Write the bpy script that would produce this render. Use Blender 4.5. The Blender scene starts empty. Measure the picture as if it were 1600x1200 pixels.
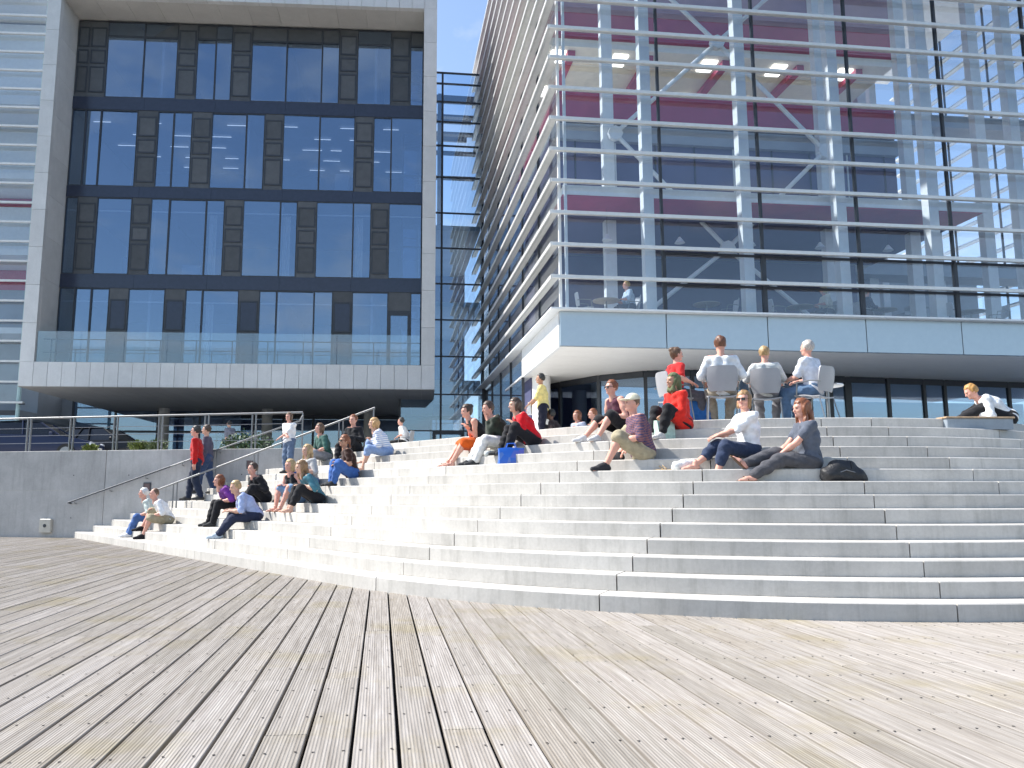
import bpy, math, random
import numpy as np
from mathutils import Vector, Matrix

random.seed(7)
RNG = np.random.RandomState(7)
R = math.radians
scene = bpy.context.scene
COL = scene.collection

# ------------------------------------------------------------------ camera
cam_d = bpy.data.cameras.new('camera')
cam = bpy.data.objects.new('camera', cam_d)
COL.objects.link(cam)
cam.location = (0, 0, 1.2)
cam.rotation_euler = (R(90 + 7.86), 0, 0)
cam_d.sensor_width = 36
cam_d.lens = 36 * 1254 / 1600
cam_d.shift_x = 57.5 / 1600
cam_d.clip_end = 6000
scene.camera = cam

# ------------------------------------------------------------------ sky and sun
SUN_EL, SUN_BACK = R(49), R(14)          # the sun stands on the left, a little behind the buildings' fronts
SUN_DIR = Vector((-math.cos(SUN_EL) * math.cos(SUN_BACK), math.cos(SUN_EL) * math.sin(SUN_BACK), math.sin(SUN_EL)))
world = bpy.data.worlds.new('World')
scene.world = world
world.use_nodes = True
wn = world.node_tree
sky = wn.nodes.new('ShaderNodeTexSky')
sky.sky_type = 'NISHITA'
sky.sun_disc = False
sky.sun_elevation = SUN_EL
sky.sun_rotation = math.atan2(SUN_DIR.x, SUN_DIR.y)
sky.air_density = 1.0
sky.dust_density = 0.9
sky.ozone_density = 1.0
wbg = wn.nodes['Background']
wbg.inputs['Strength'].default_value = 0.145
# thin fair-weather clouds all over the sky
w_tc = wn.nodes.new('ShaderNodeTexCoord')
w_sep = wn.nodes.new('ShaderNodeSeparateXYZ'); wn.links.new(w_tc.outputs['Generated'], w_sep.inputs[0])
w_add = wn.nodes.new('ShaderNodeMath'); w_add.operation = 'MAXIMUM'; w_add.inputs[1].default_value = 0.0
wn.links.new(w_sep.outputs[2], w_add.inputs[0])
w_of = wn.nodes.new('ShaderNodeMath'); w_of.operation = 'ADD'; w_of.inputs[1].default_value = 0.22
wn.links.new(w_add.outputs[0], w_of.inputs[0])
w_cmb = wn.nodes.new('ShaderNodeCombineXYZ')
for i_ in (0, 1):
    d_ = wn.nodes.new('ShaderNodeMath'); d_.operation = 'DIVIDE'
    wn.links.new(w_sep.outputs[i_], d_.inputs[0]); wn.links.new(w_of.outputs[0], d_.inputs[1]); wn.links.new(d_.outputs[0], w_cmb.inputs[i_])
w_n = wn.nodes.new('ShaderNodeTexNoise'); w_n.inputs['Scale'].default_value = 2.7; w_n.inputs['Detail'].default_value = 7; w_n.inputs['Roughness'].default_value = 0.58
wn.links.new(w_cmb.outputs[0], w_n.inputs['Vector'])
w_r = wn.nodes.new('ShaderNodeValToRGB'); w_r.color_ramp.elements[0].position = 0.51; w_r.color_ramp.elements[1].position = 0.76
w_r.color_ramp.elements[1].color = (0.75, 0.75, 0.75, 1)
wn.links.new(w_n.outputs['Fac'], w_r.inputs[0])
w_m = wn.nodes.new('ShaderNodeMix'); w_m.data_type = 'RGBA'
wn.links.new(w_r.outputs[0], w_m.inputs[0]); wn.links.new(sky.outputs[0], w_m.inputs[6])
w_m.inputs[7].default_value = (4.4, 4.5, 4.7, 1)
wn.links.new(w_m.outputs[2], wbg.inputs[0])
sun_d = bpy.data.lights.new('sun', 'SUN')
sun_d.energy = 4.6
sun_d.angle = R(0.53)
sun_d.color = (1.0, 0.965, 0.9)
sun = bpy.data.objects.new('sun', sun_d)
COL.objects.link(sun)
sun.rotation_euler = (-SUN_DIR).to_track_quat('-Z', 'Y').to_euler()
sun.location = (-30, 10, 40)

scene.view_settings.view_transform = 'Standard'
scene.view_settings.look = 'None'
scene.view_settings.gamma = 1
scene.view_settings.exposure = 0.86
scene.render.engine = 'CYCLES'
cy = scene.cycles
cy.use_denoising = True
cy.max_bounces = 9
cy.diffuse_bounces = 4
cy.glossy_bounces = 4
cy.transmission_bounces = 6
cy.transparent_max_bounces = 24
cy.caustics_reflective = False
cy.caustics_refractive = False
cy.sample_clamp_indirect = 6

# ------------------------------------------------------------------ helpers
def V(*a):
    return np.array(a, float)

def link(o, parent=None):
    COL.objects.link(o)
    if parent is not None:
        o.parent = parent
    return o

def tag(o, label=None, cat=None, group=None, kind=None):
    if label: o['label'] = label
    if cat: o['category'] = cat
    if group: o['group'] = group
    if kind: o['kind'] = kind
    return o

def empty(name, loc=(0, 0, 0), rz=0.0, parent=None):
    o = bpy.data.objects.new(name, None)
    o.empty_display_size = 0.2
    link(o, parent)
    o.location = loc
    o.rotation_euler = (0, 0, rz)
    return o

class MB:
    """collects simple solids and builds them as one mesh object"""
    def __init__(s):
        s.v = []; s.f = []; s.smooth = []
    def add(s, vs, fs, smooth=False):
        n = len(s.v)
        s.v.extend([tuple(map(float, p)) for p in vs])
        for f in fs:
            s.f.append([i + n for i in f]); s.smooth.append(smooth)
        return s
    def box(s, a, b):
        x0, y0, z0 = a; x1, y1, z1 = b
        return s.add([(x0,y0,z0),(x1,y0,z0),(x1,y1,z0),(x0,y1,z0),(x0,y0,z1),(x1,y0,z1),(x1,y1,z1),(x0,y1,z1)],
                     [(0,3,2,1),(4,5,6,7),(0,1,5,4),(1,2,6,5),(2,3,7,6),(3,0,4,7)])
    def cbox(s, c, d):
        return s.box([c[i]-d[i]/2 for i in range(3)], [c[i]+d[i]/2 for i in range(3)])
    def bevbox(s, a, b, e):
        """box with its vertical and top edges chamfered"""
        x0,y0,z0 = a; x1,y1,z1 = b
        lo = [(x0+e,y0),(x1-e,y0),(x1,y0+e),(x1,y1-e),(x1-e,y1),(x0+e,y1),(x0,y1-e),(x0,y0+e)]
        cx, cy_ = (x0+x1)/2, (y0+y1)/2
        hi = [(x+(e if x < cx else -e), y+(e if y < cy_ else -e)) for x, y in lo]
        vs = [(x,y,z0) for x,y in lo] + [(x,y,z1-e) for x,y in lo] + [(x,y,z1) for x,y in hi]
        fs = [tuple(range(7,-1,-1)), tuple(range(16,24))]
        for r in (0, 8):
            for i in range(8):
                j = (i+1) % 8
                fs.append((r+i, r+j, r+8+j, r+8+i))
        return s.add(vs, fs)
    def tube(s, pts, r, n=8, cap=True):
        pts = [np.array(p, float) for p in pts]
        rs = r if hasattr(r, '__len__') else [r]*len(pts)
        vs = []; fs = []
        prev = None
        for i, p in enumerate(pts):
            if i == 0: t = pts[1]-pts[0]
            elif i == len(pts)-1: t = pts[-1]-pts[-2]
            else:
                t1 = pts[i]-pts[i-1]; t2 = pts[i+1]-pts[i]
                t = t1/np.linalg.norm(t1)+t2/np.linalg.norm(t2)
            t = t/np.linalg.norm(t)
            if prev is None:
                a = np.cross(t, V(0,0,1))
                if np.linalg.norm(a) < 1e-3: a = np.cross(t, V(1,0,0))
            else:
                a = prev - t*(prev@t)
            a = a/np.linalg.norm(a); prev = a
            b = np.cross(t, a)
            for k in range(n):
                q = 2*math.pi*k/n
                vs.append(p + rs[i]*(a*math.cos(q)+b*math.sin(q)))
        for i in range(len(pts)-1):
            for k in range(n):
                k2 = (k+1) % n
                fs.append((i*n+k, i*n+k2, (i+1)*n+k2, (i+1)*n+k))
        if cap:
            fs.append(tuple(range(n-1,-1,-1)))
            fs.append(tuple((len(pts)-1)*n+k for k in range(n)))
        return s.add(vs, fs, True)
    def prism(s, poly, z0, z1):
        n = len(poly)
        vs = [(x,y,z0) for x,y in poly]+[(x,y,z1) for x,y in poly]
        fs = [tuple(range(n-1,-1,-1)), tuple(range(n,2*n))]
        for i in range(n):
            j = (i+1) % n
            fs.append((i,j,n+j,n+i))
        return s.add(vs, fs)
    def lathe(s, prof, n=16, c=(0,0,0)):
        vs = []; fs = []
        for r_, z in prof:
            for k in range(n):
                q = 2*math.pi*k/n
                vs.append((c[0]+r_*math.cos(q), c[1]+r_*math.sin(q), c[2]+z))
        for i in range(len(prof)-1):
            for k in range(n):
                k2 = (k+1) % n
                fs.append((i*n+k, i*n+k2, (i+1)*n+k2, (i+1)*n+k))
        fs.append(tuple(range(n-1,-1,-1)))
        fs.append(tuple((len(prof)-1)*n+k for k in range(n)))
        return s.add(vs, fs, True)
    def mesh(s, name, mat=None):
        me = bpy.data.meshes.new(name)
        me.from_pydata(s.v, [], s.f)
        me.polygons.foreach_set('use_smooth', s.smooth)
        if mat: me.materials.append(mat)
        me.update()
        if any(s.smooth):
            me.set_sharp_from_angle(angle=R(40))
        return me
    def build(s, name, mat=None, parent=None):
        return link(bpy.data.objects.new(name, s.mesh(name, mat)), parent)

def inst(name, me, parent=None, loc=(0,0,0), rz=0.0, scale=None, rot=None):
    o = bpy.data.objects.new(name, me)
    link(o, parent)
    o.location = loc
    o.rotation_euler = rot if rot is not None else (0, 0, rz)
    if scale is not None: o.scale = scale
    return o

# ------------------------------------------------------------------ materials
MATS = {}
def nodes(name):
    m = bpy.data.materials.new(name)
    m.use_nodes = True
    nt = m.node_tree
    return m, nt, nt.nodes['Principled BSDF']

def mk(nt, typ, **kw):
    n = nt.nodes.new(typ)
    for k, v in kw.items():
        if k in n.inputs: n.inputs[k].default_value = v
        else: setattr(n, k, v)
    return n

def ramp(nt, fac, stops):
    n = nt.nodes.new('ShaderNodeValToRGB')
    el = n.color_ramp.elements
    while len(el) < len(stops): el.new(0.5)
    for e, (p, c) in zip(el, stops):
        e.position = p; e.color = (*c, 1)
    nt.links.new(fac, n.inputs[0])
    return n.outputs[0]

def mixc(nt, fac, a, b, mode='MIX'):
    n = nt.nodes.new('ShaderNodeMix')
    n.data_type = 'RGBA'; n.blend_type = mode
    for s_, v in ((n.inputs[0], fac), (n.inputs[6], a), (n.inputs[7], b)):
        if isinstance(v, bpy.types.NodeSocket): nt.links.new(v, s_)
        elif isinstance(v, (tuple, list)): s_.default_value = (*v[:3], 1)
        else: s_.default_value = v
    return n.outputs[2]

def bump(nt, bsdf, h, strength=0.3, dist=0.01):
    b = nt.nodes.new('ShaderNodeBump')
    b.inputs['Strength'].default_value = strength
    b.inputs['Distance'].default_value = dist
    nt.links.new(h, b.inputs['Height'])
    nt.links.new(b.outputs[0], bsdf.inputs['Normal'])

def plain(name, col, rough=0.5, metal=0.0, var=0.12, scale=6.0, bmp=0.0, bscale=60.0, spec=0.5, objvar=0.0):
    """painted or mineral surface: base colour with soft mottling and a fine relief"""
    if name in MATS: return MATS[name]
    m, nt, b = nodes(name)
    geo = mk(nt, 'ShaderNodeNewGeometry')
    n1 = mk(nt, 'ShaderNodeTexNoise', Scale=scale, Detail=6.0, Roughness=0.6)
    nt.links.new(geo.outputs['Position'], n1.inputs['Vector'])
    dk = tuple(c*(1-var) for c in col); lt = tuple(min(1, c*(1+var)) for c in col)
    c = ramp(nt, n1.outputs['Fac'], [(0.3, dk), (0.7, lt)])
    if objvar:
        oi = mk(nt, 'ShaderNodeObjectInfo')
        mr = mk(nt, 'ShaderNodeMapRange')
        nt.links.new(oi.outputs['Random'], mr.inputs[0])
        mr.inputs[3].default_value = 1-objvar; mr.inputs[4].default_value = 1+objvar
        c = mixc(nt, 1.0, c, mr.outputs[0], 'MULTIPLY')
    nt.links.new(c, b.inputs['Base Color'])
    b.inputs['Roughness'].default_value = rough
    b.inputs['Metallic'].default_value = metal
    b.inputs['Specular IOR Level'].default_value = spec
    if bmp:
        n2 = mk(nt, 'ShaderNodeTexNoise', Scale=bscale, Detail=4.0)
        nt.links.new(geo.outputs['Position'], n2.inputs['Vector'])
        bump(nt, b, n2.outputs['Fac'], bmp, 0.01)
    MATS[name] = m
    return m

def glass(name, tint=(0.75, 0.82, 0.85), ior=1.45, boost=0.0, rough=0.0, refl=(0.95, 0.97, 1.0)):
    """thin window glass: a clear tinted pane with a Fresnel sky reflection, slightly wavy"""
    if name in MATS: return MATS[name]
    m = bpy.data.materials.new(name); m.use_nodes = True
    nt = m.node_tree; nt.nodes.clear()
    out = mk(nt, 'ShaderNodeOutputMaterial')
    tr = mk(nt, 'ShaderNodeBsdfTransparent'); tr.inputs[0].default_value = (*tint, 1)
    gl = mk(nt, 'ShaderNodeBsdfGlossy'); gl.inputs['Roughness'].default_value = rough
    gl.inputs['Color'].default_value = (*refl, 1)
    # Schlick reflectance of a thin pane, the same from both faces
    def mth(op, a, b=None):
        n = mk(nt, 'ShaderNodeMath'); n.operation = op
        for i, v in enumerate((a, b)):
            if v is None: continue
            if isinstance(v, bpy.types.NodeSocket): nt.links.new(v, n.inputs[i])
            else: n.inputs[i].default_value = v
        return n.outputs[0]
    gi = mk(nt, 'ShaderNodeNewGeometry')
    dt = mk(nt, 'ShaderNodeVectorMath'); dt.operation = 'DOT_PRODUCT'
    nt.links.new(gi.outputs['Incoming'], dt.inputs[0]); nt.links.new(gi.outputs['Normal'], dt.inputs[1])
    f0 = ((ior-1)/(ior+1))**2+boost
    sch = mth('ADD', mth('MULTIPLY', mth('POWER', mth('SUBTRACT', 1.0, mth('ABSOLUTE', dt.outputs['Value'])), 5.0), 1-f0), f0)
    geo = mk(nt, 'ShaderNodeNewGeometry')
    ns = mk(nt, 'ShaderNodeTexNoise', Scale=0.7, Detail=1.0)
    nt.links.new(geo.outputs['Position'], ns.inputs['Vector'])
    bp = mk(nt, 'ShaderNodeBump'); bp.inputs['Strength'].default_value = 0.06; bp.inputs['Distance'].default_value = 0.05
    nt.links.new(ns.outputs['Fac'], bp.inputs['Height'])
    nt.links.new(bp.outputs[0], gl.inputs['Normal'])
    mx = mk(nt, 'ShaderNodeMixShader')
    nt.links.new(sch, mx.inputs[0])
    nt.links.new(tr.outputs[0], mx.inputs[1]); nt.links.new(gl.outputs[0], mx.inputs[2])
    nt.links.new(mx.outputs[0], out.inputs[0])
    MATS[name] = m
    return m

def emit(name, col, s):
    if name in MATS: return MATS[name]
    m, nt, b = nodes(name)
    b.inputs['Base Color'].default_value = (*col, 1)
    b.inputs['Emission Color'].default_value = (*col, 1)
    b.inputs['Emission Strength'].default_value = s
    MATS[name] = m
    return m

def mat_deck():
    m, nt, b = nodes('weathered deck wood')
    geo = mk(nt, 'ShaderNodeNewGeometry')
    oi = mk(nt, 'ShaderNodeObjectInfo')
    mp = mk(nt, 'ShaderNodeMapping', vector_type='POINT')
    mp0 = mk(nt, 'ShaderNodeMapping', vector_type='POINT')
    mp0.inputs['Rotation'].default_value = (0, 0, -R(6.63))
    nt.links.new(geo.outputs['Position'], mp0.inputs['Vector'])
    mp.inputs['Scale'].default_value = (16, 0.55, 10)
    nt.links.new(mp0.outputs[0], mp.inputs['Vector'])
    cmb = mk(nt, 'ShaderNodeCombineXYZ')
    mm = mk(nt, 'ShaderNodeMath'); mm.operation = 'MULTIPLY'; mm.inputs[1].default_value = 37.0
    nt.links.new(oi.outputs['Random'], mm.inputs[0])
    nt.links.new(mm.outputs[0], cmb.inputs[2]); nt.links.new(mm.outputs[0], cmb.inputs[1])
    va = mk(nt, 'ShaderNodeVectorMath'); va.operation = 'ADD'
    nt.links.new(mp.outputs[0], va.inputs[0]); nt.links.new(cmb.outputs[0], va.inputs[1])
    grain = mk(nt, 'ShaderNodeTexNoise', Scale=2.2, Detail=8.0, Roughness=0.7)
    nt.links.new(va.outputs[0], grain.inputs['Vector'])
    blot = mk(nt, 'ShaderNodeTexNoise', Scale=0.9, Detail=5.0, Roughness=0.65)
    nt.links.new(geo.outputs['Position'], blot.inputs['Vector'])
    blot2 = mk(nt, 'ShaderNodeTexNoise', Scale=2.6, Detail=6.0, Roughness=0.7)
    nt.links.new(va.outputs[0], blot2.inputs['Vector'])
    c = ramp(nt, grain.outputs['Fac'], [(0.22, (0.158, 0.141, 0.125)), (0.5, (0.282, 0.263, 0.244)), (0.8, (0.415, 0.395, 0.378))])
    tint = ramp(nt, oi.outputs['Random'], [(0.0, (0.82, 0.80, 0.75)), (0.3, (1.03, 1.0, 0.97)), (0.55, (0.92, 0.90, 0.87)), (0.8, (1.08, 1.06, 1.05)), (1.0, (0.90, 0.86, 0.79))])
    c = mixc(nt, 1.0, c, tint, 'MULTIPLY')
    f2 = ramp(nt, blot.outputs['Fac'], [(0.52, (0, 0, 0)), (0.72, (1, 1, 1))])
    c = mixc(nt, f2, c, mixc(nt, 1.0, c, (0.90, 0.86, 0.66), 'MULTIPLY'))
    f3 = ramp(nt, blot2.outputs['Fac'], [(0.55, (0, 0, 0)), (0.75, (1, 1, 1))])
    c = mixc(nt, f3, c, mixc(nt, 1.0, c, (0.80, 0.75, 0.69), 'MULTIPLY'))
    f4 = ramp(nt, blot2.outputs['Fac'], [(0.28, (1, 1, 1)), (0.42, (0, 0, 0))])
    c = mixc(nt, f4, c, mixc(nt, 1.0, c, (1.28, 1.29, 1.31), 'MULTIPLY'))
    nt.links.new(c, b.inputs['Base Color'])
    b.inputs['Roughness'].default_value = 0.72
    b.inputs['Specular IOR Level'].default_value = 0.3
    bump(nt, b, grain.outputs['Fac'], 0.35, 0.004)
    return m

def mat_concrete(name, col, var=0.10, objvar=0.06, streak=0.0, rough=0.8, stain=0.10):
    m, nt, b = nodes(name)
    geo = mk(nt, 'ShaderNodeNewGeometry')
    oi = mk(nt, 'ShaderNodeObjectInfo')
    n1 = mk(nt, 'ShaderNodeTexNoise', Scale=1.3, Detail=8.0, Roughness=0.65)
    n2 = mk(nt, 'ShaderNodeTexNoise', Scale=24.0, Detail=6.0, Roughness=0.7)
    for n in (n1, n2): nt.links.new(geo.outputs['Position'], n.inputs['Vector'])
    dk = tuple(c*(1-var) for c in col); lt = tuple(min(1, c*(1+var)) for c in col)
    c = ramp(nt, n1.outputs['Fac'], [(0.32, dk), (0.68, lt)])
    c = mixc(nt, 1.0, c, ramp(nt, n2.outputs['Fac'], [(0.3, (0.92, 0.92, 0.91)), (0.7, (1.05, 1.05, 1.05))]), 'MULTIPLY')
    c = mixc(nt, 1.0, c, ramp(nt, oi.outputs['Random'], [(0, (1-objvar,)*3), (1, (1+objvar,)*3)]), 'MULTIPLY')
    # run-off stains: noise stretched down the face
    mp = mk(nt, 'ShaderNodeMapping'); mp.inputs['Scale'].default_value = (5, 5, 0.5)
    nt.links.new(geo.outputs['Position'], mp.inputs['Vector'])
    n3 = mk(nt, 'ShaderNodeTexNoise', Scale=1.4, Detail=5.0, Roughness=0.7)
    nt.links.new(mp.outputs[0], n3.inputs['Vector'])
    st = ramp(nt, n3.outputs['Fac'], [(0.50, (1, 1, 1)), (0.75, (1-stain-streak, 1-stain-streak, 1-(stain+streak)*1.05))])
    c = mixc(nt, 1.0, c, st, 'MULTIPLY')
    nt.links.new(c, b.inputs['Base Color'])
    b.inputs['Roughness'].default_value = rough
    b.inputs['Specular IOR Level'].default_value = 0.3
    bump(nt, b, n2.outputs['Fac'], 0.15, 0.004)
    return m

def mat_water():
    m, nt, b = nodes('harbour water')
    b.inputs['Base Color'].default_value = (0.02, 0.05, 0.07, 1)
    b.inputs['Roughness'].default_value = 0.08
    geo = mk(nt, 'ShaderNodeNewGeometry')
    n = mk(nt, 'ShaderNodeTexNoise', Scale=0.8, Detail=5.0)
    nt.links.new(geo.outputs['Position'], n.inputs['Vector'])
    bump(nt, b, n.outputs['Fac'], 0.4, 0.1)
    return m

M_DECK = mat_deck()
M_STEP = mat_concrete('pale stair concrete', (0.51, 0.488, 0.455), 0.12, 0.08, 0.04, 0.8, 0.20)
M_WALL = mat_concrete('grey cast concrete', (0.45, 0.44, 0.425), 0.14, 0.06, 0.08)
M_PAVE = mat_concrete('terrace paving', (0.58, 0.57, 0.55), 0.08, 0.0)
M_CLAD = mat_concrete('light stone cladding', (0.62, 0.62, 0.61), 0.06, 0.05, 0.0, 0.7, 0.05)
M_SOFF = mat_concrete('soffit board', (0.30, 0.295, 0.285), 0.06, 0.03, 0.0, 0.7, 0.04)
M_DARK = plain('dark anodised metal', (0.045, 0.05, 0.06), 0.45, 0.3)
M_DPAN = plain('dark slate panel', (0.075, 0.078, 0.082), 0.5, 0.0, 0.15, 3.0, objvar=0.2)
M_NAVY = plain('navy spandrel glass', (0.028, 0.036, 0.062), 0.18, 0.0)
M_LOUV = plain('pale sunshade aluminium', (0.66, 0.66, 0.64), 0.42, 0.25, 0.06)
M_WHITE = plain('white painted steel', (0.74, 0.76, 0.77), 0.5, 0.0, 0.05)
M_FASC = plain('shade-tinted fascia sheet', (0.40, 0.47, 0.52), 0.25, 0.35, 0.03)
M_SOFW = plain('white metal soffit', (0.80, 0.79, 0.77), 0.5, 0.0, 0.03)
M_BURG = plain('burgundy wall', (0.40, 0.052, 0.115), 0.55, 0.0, 0.1, 2.0)
M_MAUV = plain('mauve ceiling', (0.40, 0.27, 0.33), 0.6, 0.0, 0.08, 2.0)
M_CREAM = plain('cream ceiling', (0.80, 0.76, 0.68), 0.6, 0.0, 0.05)
M_DFLR = plain('pale timber floor', (0.42, 0.38, 0.33), 0.5)
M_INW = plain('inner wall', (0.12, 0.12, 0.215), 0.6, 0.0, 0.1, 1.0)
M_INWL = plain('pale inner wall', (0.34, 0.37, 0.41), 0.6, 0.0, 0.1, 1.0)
M_STEEL = plain('galvanised steel', (0.26, 0.27, 0.28), 0.38, 0.7, 0.1, 20)
M_RAIL = plain('satin handrail steel', (0.21, 0.215, 0.22), 0.4, 0.3, 0.06, 20)
M_SOFR = mat_concrete('pale reveal board', (0.52, 0.50, 0.47), 0.06, 0.04, 0.0, 0.7, 0.04)
G_CLEAR = glass('clear facade glass', (0.91, 0.94, 0.965), 1.45, 0.03)
G_TINT = glass('dark tinted glass', (0.66, 0.72, 0.80), 1.7, 0.15, refl=(0.64, 0.81, 1.0))
G_BAL = glass('balustrade glass', (0.80, 0.88, 0.90), 1.45, 0.08)
G_LINK = glass('blue link glass', (0.78, 0.86, 0.93), 1.6, 0.10, refl=(0.7, 0.85, 1.0))
# ================================================================== SETTING
AZ = R(6.63)
UX = V(math.cos(AZ), math.sin(AZ)); BX = V(-math.sin(AZ), math.cos(AZ))
RISE = 0.172
TERR = 14*RISE

# ---- stair plan: a curved flight that runs out straight on the left
SC0, SC1, SR0, SR1 = V(4.6, 15.95), V(5.9, 18.4), 8.07, 5.8
NL = V(-0.783, -0.622); DL = V(-0.622, 0.783)
TH_L = math.atan2(0.783, 0.622)
WALL_P = V(-11.36, 23.05); WALL_D = V(0.98, -0.2)/math.hypot(0.98, 0.2); WALL_N = V(WALL_D[1], -WALL_D[0])

def scw(k):
    w = (k-1)/13.0
    return SC0+(SC1-SC0)*w, SR0+(SR1-SR0)*w

def stair_pt(k, s, inset=0.0):
    """point of nosing k; s < TH_L is the turn of the curve in radians (0 faces the camera), beyond it metres along the straight run"""
    c, r = scw(k); r -= inset
    if s <= TH_L:
        return c+r*V(-math.sin(s), -math.cos(s))
    return c+r*NL+DL*(s-TH_L)

def wall_s(k):
    """where nosing k runs into the wall"""
    p = stair_pt(k, TH_L)
    a = np.array([[DL[0], -WALL_D[0]], [DL[1], -WALL_D[1]]])
    t = np.linalg.solve(a, WALL_P-p)
    return TH_L+t[0]

# ---- harbour water behind the camera and all round
wat = MB(); wat.add([(-3000,-3000,-1.6),(3000,-3000,-1.6),(3000,3000,-1.6),(-3000,3000,-1.6)], [(0,1,2,3)])
tag(wat.build('water', mat_water()), kind='structure')
gr = MB(); gr.box((-160, 4, -1.2), (160, 400, -0.16))
tag(gr.build('ground', M_PAVE), kind='structure')

# ---- timber deck, each plank with its ribs
deck = MB(); deck.box((-42, -9, -0.15), (30, 26, -0.075))
deck_o = tag(deck.build('deck', plain('dark joists', (0.03, 0.027, 0.024), 0.9)), kind='structure')
PITCH, GAP = 0.2256, 0.018
def plank_mesh(seed):
    w = PITCH-GAP; n = 11
    rs = random.Random(seed)
    prof = [(-w/2, -0.034), (-w/2, -0.004), (-w/2+0.004, 0.0)]
    gw = (w-0.016)/n
    for i in range(n):
        x = -w/2+0.008+i*gw
        d = 0.0020+rs.uniform(-0.0005, 0.0005)
        prof += [(x+gw*0.10, 0.0), (x+gw*0.32, -d), (x+gw*0.62, -d), (x+gw*0.86, 0.0)]
    prof += [(w/2-0.004, 0.0), (w/2, -0.004), (w/2, -0.034)]
    m = MB(); k = len(prof)
    vs = [(x, 0, z) for x, z in prof]+[(x, 1, z) for x, z in prof]
    fs = [(i+1, i, k+i, k+i+1) for i in range(k-1)]
    fs += [tuple(range(k)), tuple(range(2*k-1, k-1, -1))]
    m.add(vs, fs)
    me = m.mesh('plank', M_DECK)
    return me
PLANKS = [plank_mesh(i) for i in range(5)]
def front_y(q):
    """how far along the plank the staircase or the wall begins"""
    for i in range(0, 3400):
        t = i*0.01
        p = UX*q+BX*t
        c, r = scw(1); d = p-c
        ins = (d@NL) <= r if d@DL > 0 else np.hypot(*d) <= r
        if ins and p[1] > 4: return t+0.12
        if (p-WALL_P)@WALL_N < 0: return t+0.1
    return 34.0
scr = MB()
far = MB()
for i in range(-146, 44):
    q = -0.006+i*PITCH
    end = front_y(q)
    rr = random.Random(i)
    y0 = -7.5
    if i < -74:                      # off the picture: joined
        far.add([(*(UX*(q-0.107)+BX*y0), 0), (*(UX*(q+0.107)+BX*y0), 0), (*(UX*(q+0.107)+BX*end), 0), (*(UX*(q-0.107)+BX*end), 0)], [(0, 1, 2, 3)])
        continue
    cut = rr.choice([4.34, 5.58, 6.2, 7.44, 8.06, 9.3]) if q > -6 else rr.choice([6.2, 9.3, 11.2, 13.0, 15.5])
    cuts = [y0, cut, end] if cut < end-0.8 else [y0, end]
    for a, b in zip(cuts[:-1], cuts[1:]):
        inst('plank', PLANKS[rr.randrange(5)], deck_o, (*(UX*q+BX*(a+0.002)), rr.uniform(-0.0012, 0.0012)), AZ+rr.uniform(-0.0003, 0.0003), (1, b-a-0.004, 1))
    if -9 < q < 9:
        for j in range(4, 22):
            t = 0.62*j+0.32
            if t > end-0.2: break
            for sx in (-0.07, 0.07):
                p = UX*(q+sx+rr.uniform(-0.006, 0.006))+BX*(t+rr.uniform(-0.012, 0.012))
                n = len(scr.v); ring = [(p[0]+0.0085*math.cos(k*1.0472), p[1]+0.0085*math.sin(k*1.0472), 0.0022) for k in range(6)]
                scr.add(ring, [tuple(range(6))])
tag(far.build('planking', M_DECK, deck_o), kind='stuff')
tag(scr.build('screw', plain('dark screw heads', (0.06, 0.05, 0.045), 0.5, 0.4), deck_o), kind='stuff')

# ---- staircase: every block of every step, with open joints between them
stairs = MB()
poly = [stair_pt(1, wall_s(1), 0.6)]
core = MB()
st_o = None
def arc_samples(s0, s1):
    if s0 >= TH_L: return [s0, s1]
    e = min(s1, TH_L)
    n = max(2, int((e-s0)/R(4))+1)
    a = [s0+(e-s0)*i/n for i in range(n+1)]
    if s1 > TH_L: a.append(s1)
    return a
TH_END = -R(78)
for k in range(1, 15):              # dark core under the blocks, a little inside them
    ss = arc_samples(TH_END+0.02, wall_s(k)-0.05)
    outer = [stair_pt(k, s, 0.08) for s in ss]
    inner = [stair_pt(k, s, 0.75) for s in ss]
    core.prism([tuple(p) for p in reversed(outer)]+[tuple(p) for p in inner], (k-1)*RISE-0.05, k*RISE-0.03)
st_o = tag(core.build('stairs', plain('dark joint fill', (0.09, 0.085, 0.08), 0.9)), kind='structure')
JOINTS = [(-R(46), -R(24)), (-R(24.6), -R(3.4)), (R(0), R(4.4)), (R(24.2), R(17)), (R(46.5), R(33))]
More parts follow.
